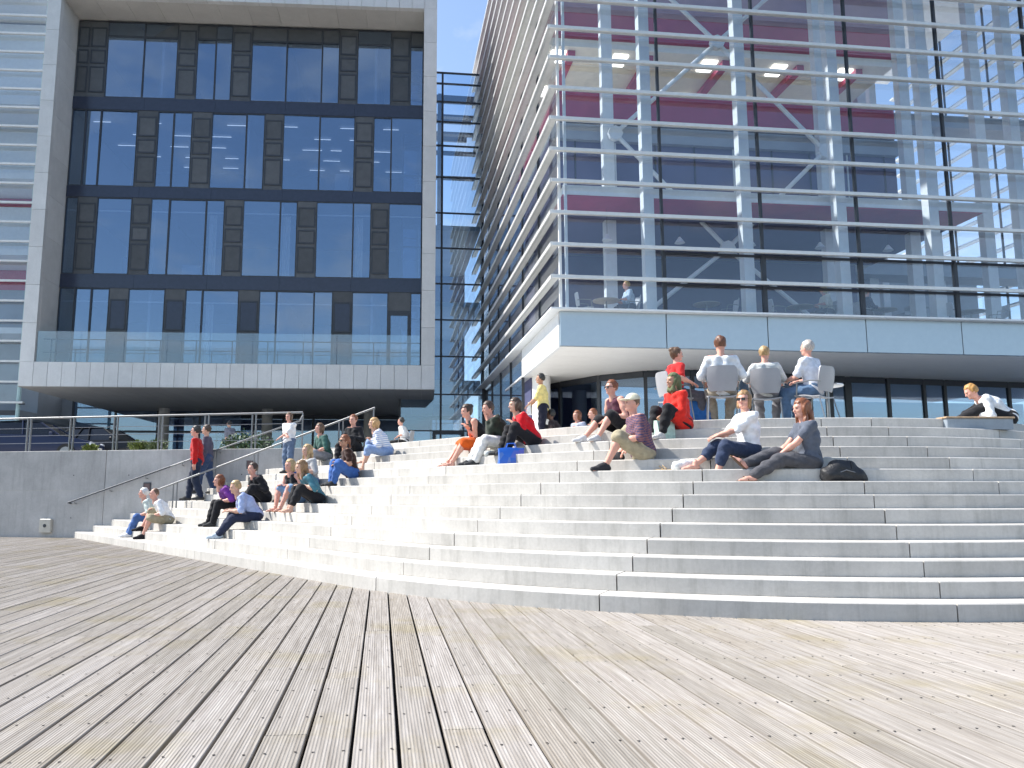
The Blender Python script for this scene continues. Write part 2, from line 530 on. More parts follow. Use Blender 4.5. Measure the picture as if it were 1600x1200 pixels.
for k in range(1, 15):
    w = (k-1)/13.0
    js = [TH_END]+[a+(b-a)*w for a, b in JOINTS]
    s = TH_L+2.6-1.55*w; ws = wall_s(k)
    while s < ws-1.2:
        js.append(s); s += 3.15
    js.append(ws)
    for a, b in zip(js[:-1], js[1:]):
        _, r = scw(k)
        ga = 0.0075/r if a < TH_L else 0.0075
        gb = 0.0075/r if b < TH_L else 0.0075
        if b == ws: gb = 0.0
        ss = arc_samples(a+ga, b-gb)
        z1 = k*RISE; z0 = (k-1)*RISE+(0.002 if k > 1 else -0.03)
        e = 0.011
        kn = k+1
        rr = random.Random(k*100+int(a*50))
        z1 += rr.uniform(-0.0015, 0.0015)
        off = rr.uniform(-0.003, 0.003)
        rows = []
        for s in ss:
            o = stair_pt(k, s, off); oi = stair_pt(k, s, off+e); i_ = stair_pt(k, s, 0.47 if k < 14 else 0.7)
            rows.append([(o[0], o[1], z0), (o[0], o[1], z1-e), (oi[0], oi[1], z1), (i_[0], i_[1], z1), (i_[0], i_[1], z0)])
        vs = [p for row in rows for p in row]; fs = []; n = 5
        for i in range(len(rows)-1):
            for j in range(n):
                j2 = (j+1) % n
                fs.append((i*n+j, i*n+j2, (i+1)*n+j2, (i+1)*n+j))
        fs.append(tuple(range(n-1, -1, -1))); fs.append(tuple((len(rows)-1)*n+j for j in range(n)))
        m = MB(); m.add(vs, fs)
        o_ = m.build('step_block', M_STEP, st_o)
        me = o_.data
        me.polygons.foreach_set('use_smooth', [True]*len(me.polygons))
        me.set_sharp_from_angle(angle=R(25))

# ---- upper terrace
ss = arc_samples(TH_END, wall_s(14))
front = [tuple(stair_pt(14, s, 0.6)) for s in ss]
wl = WALL_P+WALL_D*(-32)+WALL_N*(-0.06)
terr_poly = [tuple(wl)] + [tuple(p) for p in reversed(front)] + [(60, 16), (60, 120), (-60, 120)]
tm = MB(); tm.add([(x, y, TERR-0.005) for x, y in terr_poly], [tuple(range(len(terr_poly)))])
n_ = len(terr_poly)
ter_o = tag(tm.build('terrace', M_PAVE), kind='structure')
rb = MB()
pe = stair_pt(14, TH_END); pf = stair_pt(1, TH_END)
rb.prism([(pe[0], pe[1]), (pf[0], pf[1]), (60, pf[1]-1), (60, pe[1]+4)], -0.1, TERR-0.01)
tag(rb.build('retaining_wall', M_WALL), 'plain concrete retaining wall closing the right end of the stairs', 'wall')

# ---- retaining wall on the left, cast in panels
wall_r = float((stair_pt(14, wall_s(14))-WALL_P)@WALL_D)+0.4
def wp(t, d=0.0, z=0.0):
    p = WALL_P+WALL_D*t+WALL_N*d
    return (p[0], p[1], z)
rw = empty('retaining_wall', wp(0))
rw_rot = math.atan2(WALL_D[1], WALL_D[0])
rw.rotation_euler = (0, 0, rw_rot)
tag(rw, 'grey cast concrete retaining wall beside the left end of the stairs', 'wall')
# local frame of the wall: x along it, y away from the camera
edges = [-30, -26.2, -22.4, -18.6, -14.8, -11.1, -7.4, -3.7, 0.9, 4.3, wall_r]
for a, b in zip(edges[:-1], edges[1:]):
    m = MB(); m.bevbox((a+0.007, 0, -0.12), (b-0.007, 0.32, 1.3215), 0.001); m.build('wall_panel', M_WALL, rw)
    m = MB(); m.bevbox((a+0.007, 0.0, 1.324), (b-0.007, 0.32, TERR+0.045), 0.010); m.build('wall_panel', M_WALL, rw)
m = MB()
for a, b in zip(edges[:-1], edges[1:]):
    for fx in (0.22, 0.78):
        for z in (0.55, 1.75):
            if z < 1 and a > 0: continue
            x = a+(b-a)*fx
            ring = [(x+0.018*math.cos(q*0.785), -0.002, z+0.018*math.sin(q*0.785)) for q in range(8)]
            m.add(ring, [tuple(range(8))])
m.build('tie_hole', M_DARK, rw)
# recessed wall lights and a pale service box
for x, z in ((2.25, 1.42), (5.35, 2.02)):
    m = MB(); m.bevbox((x-0.12, -0.03, z-0.12), (x+0.12, 0.0, z+0.12), 0.01)
    b = m.build('wall_light', M_DARK, rw)
    m = MB(); m.box((x-0.09, -0.036, z-0.09), (x+0.09, -0.03, z+0.09)); m.build('lens', plain('dim lamp lens', (0.10, 0.06, 0.07), 0.2), b)
m = MB(); m.bevbox((-1.05, -0.10, 0.14), (-0.68, 0, 0.52), 0.015)
b = m.build('service_box', plain('beige box', (0.52, 0.49, 0.42), 0.5), rw)
m = MB(); m.tube([(-0.865, -0.11, 0.33), (-0.865, -0.10, 0.33)], 0.05, 12); m.build('lock', M_DARK, b)
# ================================================================== RAILINGS
# railing on top of the left wall (built in the wall's own frame)
lr = empty('railing', wp(0, -0.16, TERR+0.045)); lr.rotation_euler = (0, 0, rw_rot)
tag(lr, 'grey steel railing with paired posts and thin cables on the wall top', 'railing')
RT = 0.98
x_end = 6.75
xs = [x_end-1.43*i for i in range(0, 22)]
for x in xs:
    for dx in ((-0.055, 0.055) if x < x_end else (0.0,)):
        m = MB(); m.box((x+dx-0.011, -0.03, 0), (x+dx+0.011, 0.03, RT-0.02)); m.build('post', M_STEEL, lr)
m = MB(); m.tube([(xs[-1]-0.5, 0, RT), (x_end, 0, RT)], 0.028, 10); m.build('top_rail', M_RAIL, lr)
for z in (0.24, 0.46, 0.68):
    m = MB(); m.tube([(xs[-1]-0.5, 0, z), (x_end, 0, z)], 0.009, 6); m.build('cable', M_STEEL, lr)

# handrail fixed along the wall, climbing with the steps
hr = empty('handrail', wp(0)); hr.rotation_euler = (0, 0, rw_rot)
tag(hr, 'satin steel handrail bracketed along the left wall up to the terrace', 'handrail')
h0, h1 = V(-0.15, -0.11, 0.98), V(6.72, -0.11, 3.16)
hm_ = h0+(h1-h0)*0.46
m = MB(); m.tube([h0+V(0.02, 0.10, -0.02), h0, hm_-V(0.003, 0, 0.001)], 0.022, 10); m.build('rail', M_DARK, hr)  # lower half of the same rail, shade along the wall put into its dark colour
m = MB(); m.tube([hm_, h1, h1+V(0.02, 0.1, 0.02), (6.76, 0.16, 3.36)], 0.022, 10); m.build('rail', M_RAIL, hr)
for i in range(6):
    p = h0+(h1-h0)*(0.03+i*0.16)
    m = MB(); m.tube([p+V(0, 0, -0.02), p+V(0, 0.01, -0.08), p+V(0, 0.10, -0.10)], 0.012, 6); m.build('bracket', M_STEEL, hr)

def level(p):
    k = 0
    for j in range(1, 15):
        c, r = scw(j); d = np.array(p[:2])-c
        ins = (d@NL) <= r if d@DL > 0 else np.hypot(*d) <= r
        if ins: k = j
    return k

# free-standing handrail over the steps
a, b = V(-8.71, 21.25, 1.19), V(-2.51, 19.98, 3.36)
h2 = empty('handrail', a*V(1, 1, 0)+V(0, 0, 0.34))
tag(h2, 'free-standing satin steel handrail climbing the steps among the sitting people', 'handrail')
off = V(*h2.location)
m = MB(); m.tube([a-off, b-off], 0.024, 10); m.build('rail', M_RAIL, h2)
for t in (0.145, 0.50, 0.86, 0.995):
    p = a+(b-a)*t; z = level(p)*RISE
    for dx in ((-0.05, 0.05) if t < 0.9 else (0.0,)):
        q = p+V(dx, 0, 0)
        m = MB(); m.tube([(q[0]-off[0], q[1]-off[1], z-off[2]), (q-off)+V(0, 0, -0.01+dx*0.35)], 0.02, 8); m.build('post', M_RAIL, h2)

# ================================================================== GLASS BUILDING (right)
GB0 = V(2.46, 22.54)
ZS, ZF = 5.40, 6.41                   # soffit and top of the fascia
LV = 0.9555
ROOF = 25.6
gb = empty('glass_building', (GB0[0], GB0[1], TERR), AZ)
tag(gb, 'glass building with white horizontal sunshades and burgundy interior above the stairs', 'building')
GZ = -TERR                            # local z offset: building heights are given above the deck
def gl(z): return z+GZ
GW, GD = 24.72, 20.0                  # width and depth of the glazed box
BAY = 3.09
louv_z = [ZF+LV*i for i in range(1, 20)]
# sunshade blades: front, left flank, right flank
def blade(p0, p1, outw, thin=False):
    """flat aerofoil blade between p0 and p1, reaching outw (2D) from the glass"""
    m = MB()
    prof = [(0.10, -0.03), (0.24, -0.04), (0.33, -0.075), (0.345, -0.06), (0.345, 0.055), (0.33, 0.07), (0.10, 0.05)]
    if thin: prof = [(0.16, -0.03), (0.32, -0.06), (0.345, -0.05), (0.345, 0.04), (0.33, 0.05), (0.16, 0.035)]
    vs = []
    for p in (p0, p1):
        for d, z in prof:
            vs.append((p[0]+outw[0]*d, p[1]+outw[1]*d, p[2]+z))
    n = len(prof)
    fs = [(i, (i+1) % n, n+(i+1) % n, n+i) for i in range(n)]+[tuple(range(n-1, -1, -1)), tuple(range(n, 2*n))]
    m.add(vs, fs)
    return m
for z in louv_z:
    blade((-0.30, 0, gl(z)), (GW+0.3, 0, gl(z)), (0, -1), True).build('sunshade', M_LOUV, gb)
    blade((0, GD, gl(z)), (0, -0.30, gl(z)), (-1, 0)).build('sunshade', M_LOUV, gb)
    blade((GW, -0.30, gl(z)), (GW, GD, gl(z)), (1, 0)).build('sunshade', M_LOUV, gb)
# brackets that carry the blades
mu = [BAY*i for i in range(0, 9)]
mf = [GD/6.5*i for i in range(0, 7)]
# mullions
for x in mu:
    m = MB(); m.box((x-0.035, -0.05, gl(ZF)+0.02), (x+0.035, 0.06, gl(ROOF))); m.build('mullion', M_DARK if 0 < x < GW-0.1 else M_WHITE, gb)
m = MB(); m.box((0.18, 0.10, gl(ZF)+0.02), (0.26, 0.18, gl(ROOF))); m.build('corner_post', M_WHITE, gb)
for y in mf[1:]:
    m = MB(); m.box((-0.04, y-0.03, gl(ZF)+0.02), (0.05, y+0.03, gl(ROOF))); m.build('mullion', M_DARK, gb)
    m = MB(); m.box((GW-0.05, y-0.03, gl(ZF)+0.02), (GW+0.04, y+0.03, gl(ROOF))); m.build('mullion', M_DARK, gb)
# dark sashes of the lowest row of windows
for i in range(1, 8):
    x0, x1 = mu[i]+0.04, mu[i+1]-0.04
    for z in (ZF+0.03, ZF+LV-0.10, ZF+2*LV-0.10):
        m = MB(); m.box((x0, -0.03, gl(z)), (x1, 0.03, gl(z)+0.07)); m.build('sash_bar', M_DARK, gb)
    for x in (x0, x1):
        m = MB(); m.box((x-0.03, -0.045, gl(ZF)+0.03), (x+0.03, 0.045, gl(ZF+2*LV)-0.1)); m.build('sash_bar', M_DARK, gb)
# panes
pm = MB(); pm.box((0, -0.008, 0), (1, 0.008, 1)); pane_me = pm.mesh('glass_pane', G_CLEAR)
pm = MB(); pm.box((-0.008, 0, 0), (0.008, 1, 1)); pane_s = pm.mesh('glass_pane', G_CLEAR)
for i in range(8):
    for j in range(20):
        z0 = ZF+LV*j; z1 = min(z0+LV, ROOF)
        if z0 > ROOF-0.2: continue
        inst('glass_pane', pane_me, gb, (mu[i]+0.035, 0, gl(z0)+0.012), scale=(BAY-0.07, 1, z1-z0-0.024))
        if i < 6: inst('glass_pane', pane_s, gb, (0, mf[i]+0.03, gl(z0)+0.012), scale=(1, mf[1]-0.06, z1-z0-0.024))
for i in range(6):
    inst('glass_pane', pane_s, gb, (GW, mf[i]+0.03, gl(ZF)), scale=(1, mf[1]-0.06, ROOF-ZF))
# fascia sheets: front shade (blue-grey) and flank sunlight (white) put into their colours
for i in range(8):
    m = MB(); m.bevbox((mu[i]+0.012 - (0.06 if i == 0 else 0), -0.10, gl(ZS)), (mu[i+1]-0.012, 0.05, gl(ZF)), 0.01); m.build('fascia_panel', M_FASC, gb)
ys = [0.06, 2.1, 4.15, 6.2]
for a_, b_ in zip(ys[:-1], ys[1:]):
    m = MB(); m.box((-0.06, a_+0.008, gl(ZS)), (0.05, b_-0.008, gl(ZF))); m.build('fascia_panel', M_WHITE, gb)
m = MB(); m.box((-0.36, -0.36, gl(ZF)), (GW+0.3, 0.02, gl(ZF)+0.05)); m.build('ledge', M_WHITE, gb)
m = MB(); m.box((-0.36, 0.03, gl(ZF)), (0.0, GD, gl(ZF)+0.05)); m.build('ledge', M_WHITE, gb)
# soffit boards
for i in range(12):
    m = MB(); m.box((-0.05, 0.06+i*0.85, gl(ZS)+0.02), (GW, 0.06+i*0.85+0.838, gl(ZS)+0.08)); m.build('soffit_board', M_SOFW, gb)
# rear wall, roof, floors
m = MB(); m.box((-0.02, -0.02, gl(ROOF)), (GW+0.02, GD, gl(ROOF)+0.5)); m.build('roof', M_WHITE, gb)
m = MB(); m.box((0.1, 0.1, gl(ZF)-0.25), (GW-0.06, GD-0.1, gl(ZF)-0.02)); m.build('floor_slab', M_DFLR, gb)
F2, F3, F4 = 10.60, 15.35, 17.60
VX0, VX1 = 0.6, 13.6                  # ends of the burgundy volume
m = MB(); m.box((0.35, 1.0, gl(F2)-0.25), (14.4, GD-1, gl(F2))); s_ = m.build('floor_slab', M_CREAM, gb)
m = MB(); m.box((0.33, 0.96, gl(F2)-0.28), (14.42, 0.995, gl(F2)+0.02)); m.build('slab_edge', M_WHITE, s_)
m = MB(); m.box((0.35, 1.0, gl(F2)-0.31), (14.3, 2.5, gl(F2)-0.255)); m.build('ceiling_panel', M_BURG, s_)
m = MB(); m.box((0.35, 2.52, gl(F2)-0.31), (14.3, 7.0, gl(F2)-0.255)); m.build('ceiling_panel', M_INW, s_)
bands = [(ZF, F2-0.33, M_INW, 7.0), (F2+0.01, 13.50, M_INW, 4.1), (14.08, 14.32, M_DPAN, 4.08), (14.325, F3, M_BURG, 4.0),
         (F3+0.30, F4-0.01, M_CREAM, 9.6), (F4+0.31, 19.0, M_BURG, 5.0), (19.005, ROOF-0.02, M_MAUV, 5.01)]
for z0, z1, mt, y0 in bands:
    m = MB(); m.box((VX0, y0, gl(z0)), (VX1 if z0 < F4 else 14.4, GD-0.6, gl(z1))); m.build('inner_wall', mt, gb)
m = MB(); m.box((VX0, 3.9, gl(13.505)), (VX1, GD-0.6, gl(14.075))); m.build('inner_beam', M_INWL, gb)
m = MB(); m.box((VX0, 4.0, gl(F3)+0.005), (VX1, 9.55, gl(F3)+0.06)); m.build('gallery_floor', M_CREAM, gb)
m = MB(); m.box((VX0, 4.95, gl(F4)), (14.4, 9.55, gl(F4)+0.30)); m.build('floor_slab', M_CREAM, gb)
for i in range(9):
    x = VX0+0.9+i*1.45
    m = MB(); m.box((x, 4.06, gl(F2)+0.02), (x+0.05, 4.095, gl(13.5))); m.build('inner_mullion', M_WHITE if i % 3 == 1 else M_DARK, gb)
# burgundy beams under the cream gallery ceiling
for x in (1.6, 4.6, 7.6, 10.6, 13.0):
    m = MB(); m.box((x, 5.2, gl(F4)-0.22), (x+0.28, 9.4, gl(F4)-0.005)); m.build('ceiling_beam', M_BURG, gb)
for y in (5.25, 7.9):
    for x in (1.0, 3.4, 6.9, 9.7, 12.4):
        m = MB(); m.box((x, y, gl(F4)-0.06), (x+0.55, y+0.8, gl(F4)-0.008)); m.build('ceiling_light', emit('gallery ceiling light', (1.0, 0.96, 0.88), 2.2), gb)
for x in (2.0, 4.4, 6.8, 9.2, 11.6):
    m = MB(); m.tube([(x, 2.0, gl(F2)-0.32), (x, 2.0, gl(F2)-1.15)], 0.006, 4); m.build('lamp_cord', M_DARK, gb)
    m = MB(); m.lathe([(0.03, 0.2), (0.17, 0.0), (0.16, 0.0)], 14, (x, 2.0, gl(F2)-1.35)); m.build('pendant_shade', M_WHITE, gb)
# steel columns behind the glass and the tall bracing behind them
for x in mu[1:8]:
    m = MB(); m.box((x-0.42, 0.35, gl(ZF)), (x-0.10, 0.67, gl(ROOF))); m.build('column', M_WHITE, gb)
for x in (2.42, 10.2, 13.35, 16.2):
    m = MB(); m.box((x-0.19, 3.0, gl(ZF)), (x+0.19, 3.3, gl(ROOF))); m.build('column', M_WHITE, gb)
for x in (5.5, 8.6):
    m = MB(); m.box((x+10.0, 9.0, gl(ZF)), (x+10.4, 9.4, gl(ROOF))); m.build('column', M_WHITE, gb)
nl_, nr_, nt_, nb_ = (2.62, 2.9, gl(13.3)), (10.12, 2.9, gl(13.05)), (6.36, 2.9, gl(16.85)), (6.42, 2.9, gl(9.42))
for p, q in ((nl_, nt_), (nt_, nr_), (nr_, nb_), (nb_, nl_)):
    m = MB(); m.tube([p, q], 0.075, 8); m.build('brace', M_WHITE, gb)
for p, q in ((nt_, (2.62, 2.9, gl(20.4))), (nt_, (10.12, 2.9, gl(20.4))), (nb_, (2.7, 2.9, gl(ZF)+0.05)), (nb_, (10.1, 2.9, gl(ZF)+0.05))):
    m = MB(); m.tube([p, q], 0.075, 8); m.build('brace', M_WHITE, gb)
for p in (nl_, nr_, nt_, nb_):
    m = MB(); m.tube([(p[0], p[1]-0.09, p[2]), (p[0], p[1]+0.09, p[2])], 0.26, 8); m.build('brace_plate', M_WHITE, gb)
# cross-walk bridge and beams in the open hall on the right
for z in (F2, 17.3):
    m = MB(); m.box((14.7, 8.4, gl(z)-0.25), (GW-0.2, 9.6, gl(z)+0.3)); m.build('bridge', M_INWL, gb)
m = MB(); m.box((14.45, 14.0, gl(ZF)), (GW-0.2, 14.2, gl(12.2))); m.build('inner_wall', M_INWL, gb)
for x in (15.6, 17.4, 19.2, 21.0):
    m = MB(); m.box((x, 13.6, gl(ZF)), (x+0.35, 13.95, gl(ROOF))); m.build('column', M_WHITE, gb)
for i in range(9):                     # stair flight against the rear wall of the hall
    m = MB(); m.box((15.2+i*0.62, 12.6, gl(ZF)+0.3+i*0.42), (15.86+i*0.62, 13.5, gl(ZF)+0.45+i*0.42)); m.build('stair_tread', M_INWL, gb)
# ground floor under the overhang: curved dark-framed glazing
pts = [(0.95, 8.9), (1.6, 7.3), (2.6, 5.5), (3.9, 4.3), (5.4, 3.9), (7.6, 4.1), (9.9, 4.5), (10.75, 4.62), (11.55, 4.76), (13.2, 4.9), (14.7, 5.05), (15.6, 5.15), (18.4, 5.4), (21.5, 5.6), (24.6, 5.8)]
for i, (p, q) in enumerate(zip(pts[:-1], pts[1:])):
    p = V(*p); q = V(*q); L = np.linalg.norm(q-p); an = math.atan2(q[1]-p[1], q[0]-p[0])
    e = empty('glazed_bay', (p[0], p[1], 0), an, gb)
    inst('glass_pane', bpy.data.meshes.get('gpane_t') or (lambda mm: mm)(MB().box((0, -0.008, 0), (1, 0.008, 1)).mesh('gpane_t', G_TINT)), e, (0.05, 0, 0.02), scale=(L-0.1, 1, ZS-TERR-0.2))
    wd = 0.13 if i in (6, 7, 8) else 0.06
    m = MB(); m.box((-wd, -0.06, 0), (wd, 0.06, ZS-TERR-0.001)); m.build('mullion', M_DARK, e)
    m = MB(); m.box((wd+0.002, -0.05, ZS-TERR-0.2), (L-wd-0.002, 0.05, ZS-TERR+0.015)); m.build('header', M_DARK, e)
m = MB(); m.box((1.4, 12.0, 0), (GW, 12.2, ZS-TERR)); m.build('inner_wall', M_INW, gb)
for x, y in ((2.9, 9.6), (7.0, 9.0), (11.5, 9.0)):
    m = MB(); m.tube([(x, y, 0), (x, y, ZS-TERR)], 0.3, 16); m.build('column', M_SOFW, gb)
for x, y in ((0.62, 6.05),):
    m = MB(); m.tube([(x, y, 0), (x, y, ZS-TERR+0.03)], 0.33, 20); m.build('column', M_SOFW, gb)
# the flank carries on down to the terrace behind the overhang
for i in range(5):
    y0 = 6.3+i*2.7
    inst('glass_pane', pane_s, gb, (0.0, y0+0.03, 0.01), scale=(1, 2.64, ZF-TERR-0.02))
    m = MB(); m.box((-0.05, y0-0.03, 0), (0.05, y0+0.03, ZF-TERR-0.01)); m.build('mullion', M_DARK, gb)
m = MB(); m.box((0.3, 6.4, 0), (0.5, GD, ZF-TERR-0.3)); m.build('inner_wall', M_INW, gb)

# ================================================================== FRAME BUILDING (left)
LB0 = V(-1.81, 35.49); LAZ = R(3.5)
lb = empty('framed_office_building', (LB0[0], LB0[1], TERR), LAZ)
tag(lb, 'office block held in a pale stone frame overhanging the terrace', 'building')
LW0, LW1 = -18.0, 0.0
ZB, ZP, ZT, ZR = 5.86, 6.93, 24.15, 25.9
IN0, IN1 = -17.4, -0.62
REC = 1.85
# parapet and head: narrow upright panels
def panels(x0, x1, z0, z1, w):
    n = max(1, round((x1-x0)/w)); d = (x1-x0)/n
    me = MB().bevbox((0.006, -0.02, 0), (d-0.006, 0.25, z1-z0), 0.006).mesh('cladding_panel', M_CLAD)
    for i in range(n):
        inst('cladding_panel', me, lb, (x0+i*d, random.uniform(-0.003, 0.003), gl(z0)))
panels(LW0, LW1, ZB, ZP, 0.6)
panels(LW0, LW1, ZT, ZR, 0.6)
for x0, x1 in ((LW0, IN0), (IN1, LW1)):
    n = 10; d = (ZT-ZP)/n
    for i in range(n):
        m = MB(); m.box((x0+0.004, -0.018, gl(ZP+i*d)+0.006), (x1-0.004, 0.25, gl(ZP+(i+1)*d)-0.006)); m.build('cladding_panel', M_CLAD, lb)
# solid frame behind the cladding
m = MB(); m.box((LW0+0.02, 0.255, gl(ZB)+0.01), (LW1-0.02, 15, gl(ZP)-0.35)); m.build('base_slab', M_CLAD, lb)
m = MB(); m.box((LW0+0.02, 0.255, gl(ZT)+0.06), (LW1-0.02, 15, gl(ZR)-0.01)); m.build('roof', M_CLAD, lb)
m = MB(); m.box((LW0+0.02, 0.255, gl(ZP)-0.34), (IN0-0.02, 15, gl(ZT)+0.05)); m.build('side_wall', M_CLAD, lb)
m = MB(); m.box((IN1+0.02, 0.255, gl(ZP)-0.34), (LW1-0.02, 15, gl(ZT)+0.05)); m.build('side_wall', M_CLAD, lb)
# lining boards of the reveal
n = 12; d = (IN1-IN0)/n
for i in range(n):
    m = MB(); m.box((IN0+i*d+0.005, 0.255, gl(ZT)), (IN0+(i+1)*d-0.005, REC+0.1, gl(ZT)+0.05)); m.build('soffit_board', M_SOFR, lb)
n = 9; d = (ZT-ZP)/n
for i in range(n):
    m = MB(); m.box((IN0-0.018, 0.255, gl(ZP)+i*d+0.005), (IN0, REC+0.1, gl(ZP)+(i+1)*d-0.005)); m.build('lining_board', M_CLAD, lb)
# underside boards
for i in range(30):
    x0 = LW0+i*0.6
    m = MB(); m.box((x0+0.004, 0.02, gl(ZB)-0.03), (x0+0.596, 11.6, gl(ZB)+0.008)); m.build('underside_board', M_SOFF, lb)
# curtain wall
bz = [24.03, 20.13, 19.51, 15.67, 15.13, 11.38, 10.73, 7.0]     # heads and sills of the four storeys
fl = {4: (20.13, 24.03, [-17.36, -16.76, -15.95, -14.19, -12.6, -11.68, -10.77, -9.99, -9.05, -7.34, -5.62, -4.78, -3.89, -2.24, -1.29, -0.66], 'ddwwdwwdwwwdwdw'),
      3: (15.67, 19.51, [-17.36, -16.73, -16.02, -14.3, -13.36, -12.6, -11.73, -10.81, -9.15, -8.28, -7.39, -5.64, -3.95, -3.04, -2.18, -0.66], 'gwwdwwdwwdwwdww'),
      2: (11.38, 15.13, [-17.36, -16.81, -15.94, -14.33, -13.45, -12.59, -10.88, -10.02, -9.14, -7.4, -6.6, -5.69, -3.94, -3.09, -2.24, -0.66], 'gdwdwwwdwwdwwdw'),
      1: (7.0, 10.73, [-17.36, -16.67, -15.93, -15.11, -14.26, -12.58, -11.65, -10.87, -9.19, -8.25, -7.44, -5.69, -4.82, -3.91, -2.22, -1.15, -0.66], 'gwwdwdwwdwwwdwDw')}
wpane = MB().box((0, -0.01, 0), (1, 0.01, 1)).mesh('window_pane', G_TINT)
for f, (z0, z1, xs_, pat) in fl.items():
    for i, ch in enumerate(pat):
        a_, b_ = xs_[i], xs_[i+1]
        h = z1-z0
        if ch in 'wg':
            w_ = empty('window', (a_, REC, gl(z0)), 0, lb)
            inst('pane', wpane, w_, (0.035, 0, 0.05), scale=(b_-a_-0.07, 1, h-0.10), rot=(R(random.uniform(-0.5, 0.5)), 0, R(random.uniform(-0.7, 0.7))))
            m = MB(); t = 0.035
            m.box((0.002, -0.05, 0), (t, 0.05, h)); m.box((b_-a_-t, -0.05, 0), (b_-a_-0.002, 0.05, h))
            m.box((t, -0.045, 0), (b_-a_-t, 0.045, 0.05)); m.box((t, -0.045, h-0.05), (b_-a_-t, 0.045, h))
            if f == 4: m.box((t, -0.045, h-0.78), (b_-a_-t, 0.045, h-0.70))
            m.build('frame', M_DARK, w_)
            if f == 4:
                m = MB(); m.box((t, -0.02, h-0.70), (b_-a_-t, -0.012, h-0.05)); m.build('head_panel', M_DPAN, w_)
            if f in (1, 2):
                m = MB(); m.box((t, 0.16, h-0.62), (b_-a_-t, 0.20, h-0.57)); m.build('blind_rail', M_WHITE, w_)
        elif ch == 'd':
            w_ = empty('wall_panel', (a_, REC, gl(z0)), 0, lb)
            m = MB(); m.box((0.004, -0.03, 0), (b_-a_-0.004, 0.04, h)); m.build('panel_back', M_DPAN, w_)
            wd = b_-a_
            rows = [(0.06, 0.40), (0.44, 0.62), (0.66, 0.92)] if f != 1 else [(0.0, 0.42), (0.47, 0.86)]
            for ra, rb_ in rows:
                m = MB()
                za, zb = ra*h, rb_*h
                m.box((0.05, -0.06, za), (wd-0.05, -0.031, za+0.07)); m.box((0.05, -0.06, zb-0.07), (wd-0.05, -0.031, zb))
                m.box((0.05, -0.06, za+0.07), (0.11, -0.031, zb-0.07)); m.box((wd-0.11, -0.06, za+0.07), (wd-0.05, -0.031, zb-0.07))
                v_ = m.build('vent_frame', M_DARK, w_)
                m = MB(); m.box((0.112, -0.046, za+0.072), (wd-0.112, -0.034, zb-0.072)); m.build('vent_panel', M_DPAN if f != 1 else M_NAVY, v_)
        else:
            w_ = empty('balcony_door', (a_, REC, gl(z0)), 0, lb)
            m = MB(); m.box((0.004, -0.03, h*0.76), (b_-a_-0.004, 0.04, h)); m.build('head_panel', M_DPAN, w_)
            m = MB(); wd = b_-a_
            m.box((0, -0.06, 0), (0.14, 0.05, h*0.76)); m.box((wd-0.14, -0.06, 0), (wd, 0.05, h*0.76)); m.box((0.14, -0.06, h*0.70), (wd-0.14, 0.05, h*0.76))
            m.build('frame', M_DARK, w_)
            inst('pane', wpane, w_, (0.14, 0, 0), scale=(wd-0.28, 1, h*0.70))
    # floor band below
for za, zb in ((19.51, 20.13), (15.13, 15.67), (10.73, 11.38)):
    n = 5; d = (IN1-IN0-0.04)/n
    for i in range(n):
        m = MB(); m.box((IN0+0.02+i*d+0.004, REC-0.06, gl(za)+0.004), (IN0+0.02+(i+1)*d-0.004, REC+0.1, gl(zb)-0.004)); m.build('spandrel', M_NAVY, lb)
# rooms behind the glass
for za, zb, mt in ((6.5, 7.0, M_INW), (10.75, 11.36, M_INWL), (15.15, 15.65, M_INWL), (19.53, 20.11, M_INWL)):
    m = MB(); m.box((IN0+0.03, REC+0.12, gl(za)), (IN1-0.03, 9.6, gl(zb))); m.build('floor_slab', mt, lb)
m = MB(); m.box((IN0+0.03, 9.62, gl(6.6)), (IN1-0.03, 9.8, gl(ZT))); m.build('back_wall', M_INW, lb)
for zf in (7.0, 11.38, 15.67, 20.13):
    for x in ((-13.4, -7.4, -3.0) if zf != 15.67 else (-9.15,)):
        m = MB(); m.box((x-0.06, REC+0.35, gl(zf)+0.01), (x+0.06, 9.6, gl(zf)+3.68)); m.build('partition', M_INWL, lb)
LAMP = emit('office tube lamp', (0.9, 0.95, 1.0), 0.75)
rl = random.Random(3)
for r_ in range(5):
    for x in (-16.2, -13.9, -11.9, -9.4, -7.0, -4.9, -2.6):
        xo = x+rl.uniform(-0.5, 0.5)+(0.9 if r_ % 2 else 0)
        if xo > -1.4: continue
        w_ = rl.uniform(0.25, 0.55); yy = 3.0+r_*1.35
        m = MB(); m.box((xo-w_, yy, gl(19.44)), (xo+w_, yy+0.05, gl(19.46))); m.build('ceiling_lamp', LAMP, lb)
for f_, xs_ in ((11.38, (-10.82, -7.34, -3.88)), (7.0, (-9.12, -10.8))):
    for x in xs_:
        m = MB()
        vs = []; fs = []
        for i in range(9):
            yy = REC+0.30+0.05*math.sin(i*2.3); xx = x+0.03+i*0.045
            vs += [(xx, yy, gl(f_)+0.05), (xx, yy, gl(f_)+3.1)]
            if i: fs.append((2*i-2, 2*i, 2*i+1, 2*i-1))
        m.add(vs, fs, True); m.build('curtain', plain('pale curtain', (0.62, 0.62, 0.60), 0.8), lb)
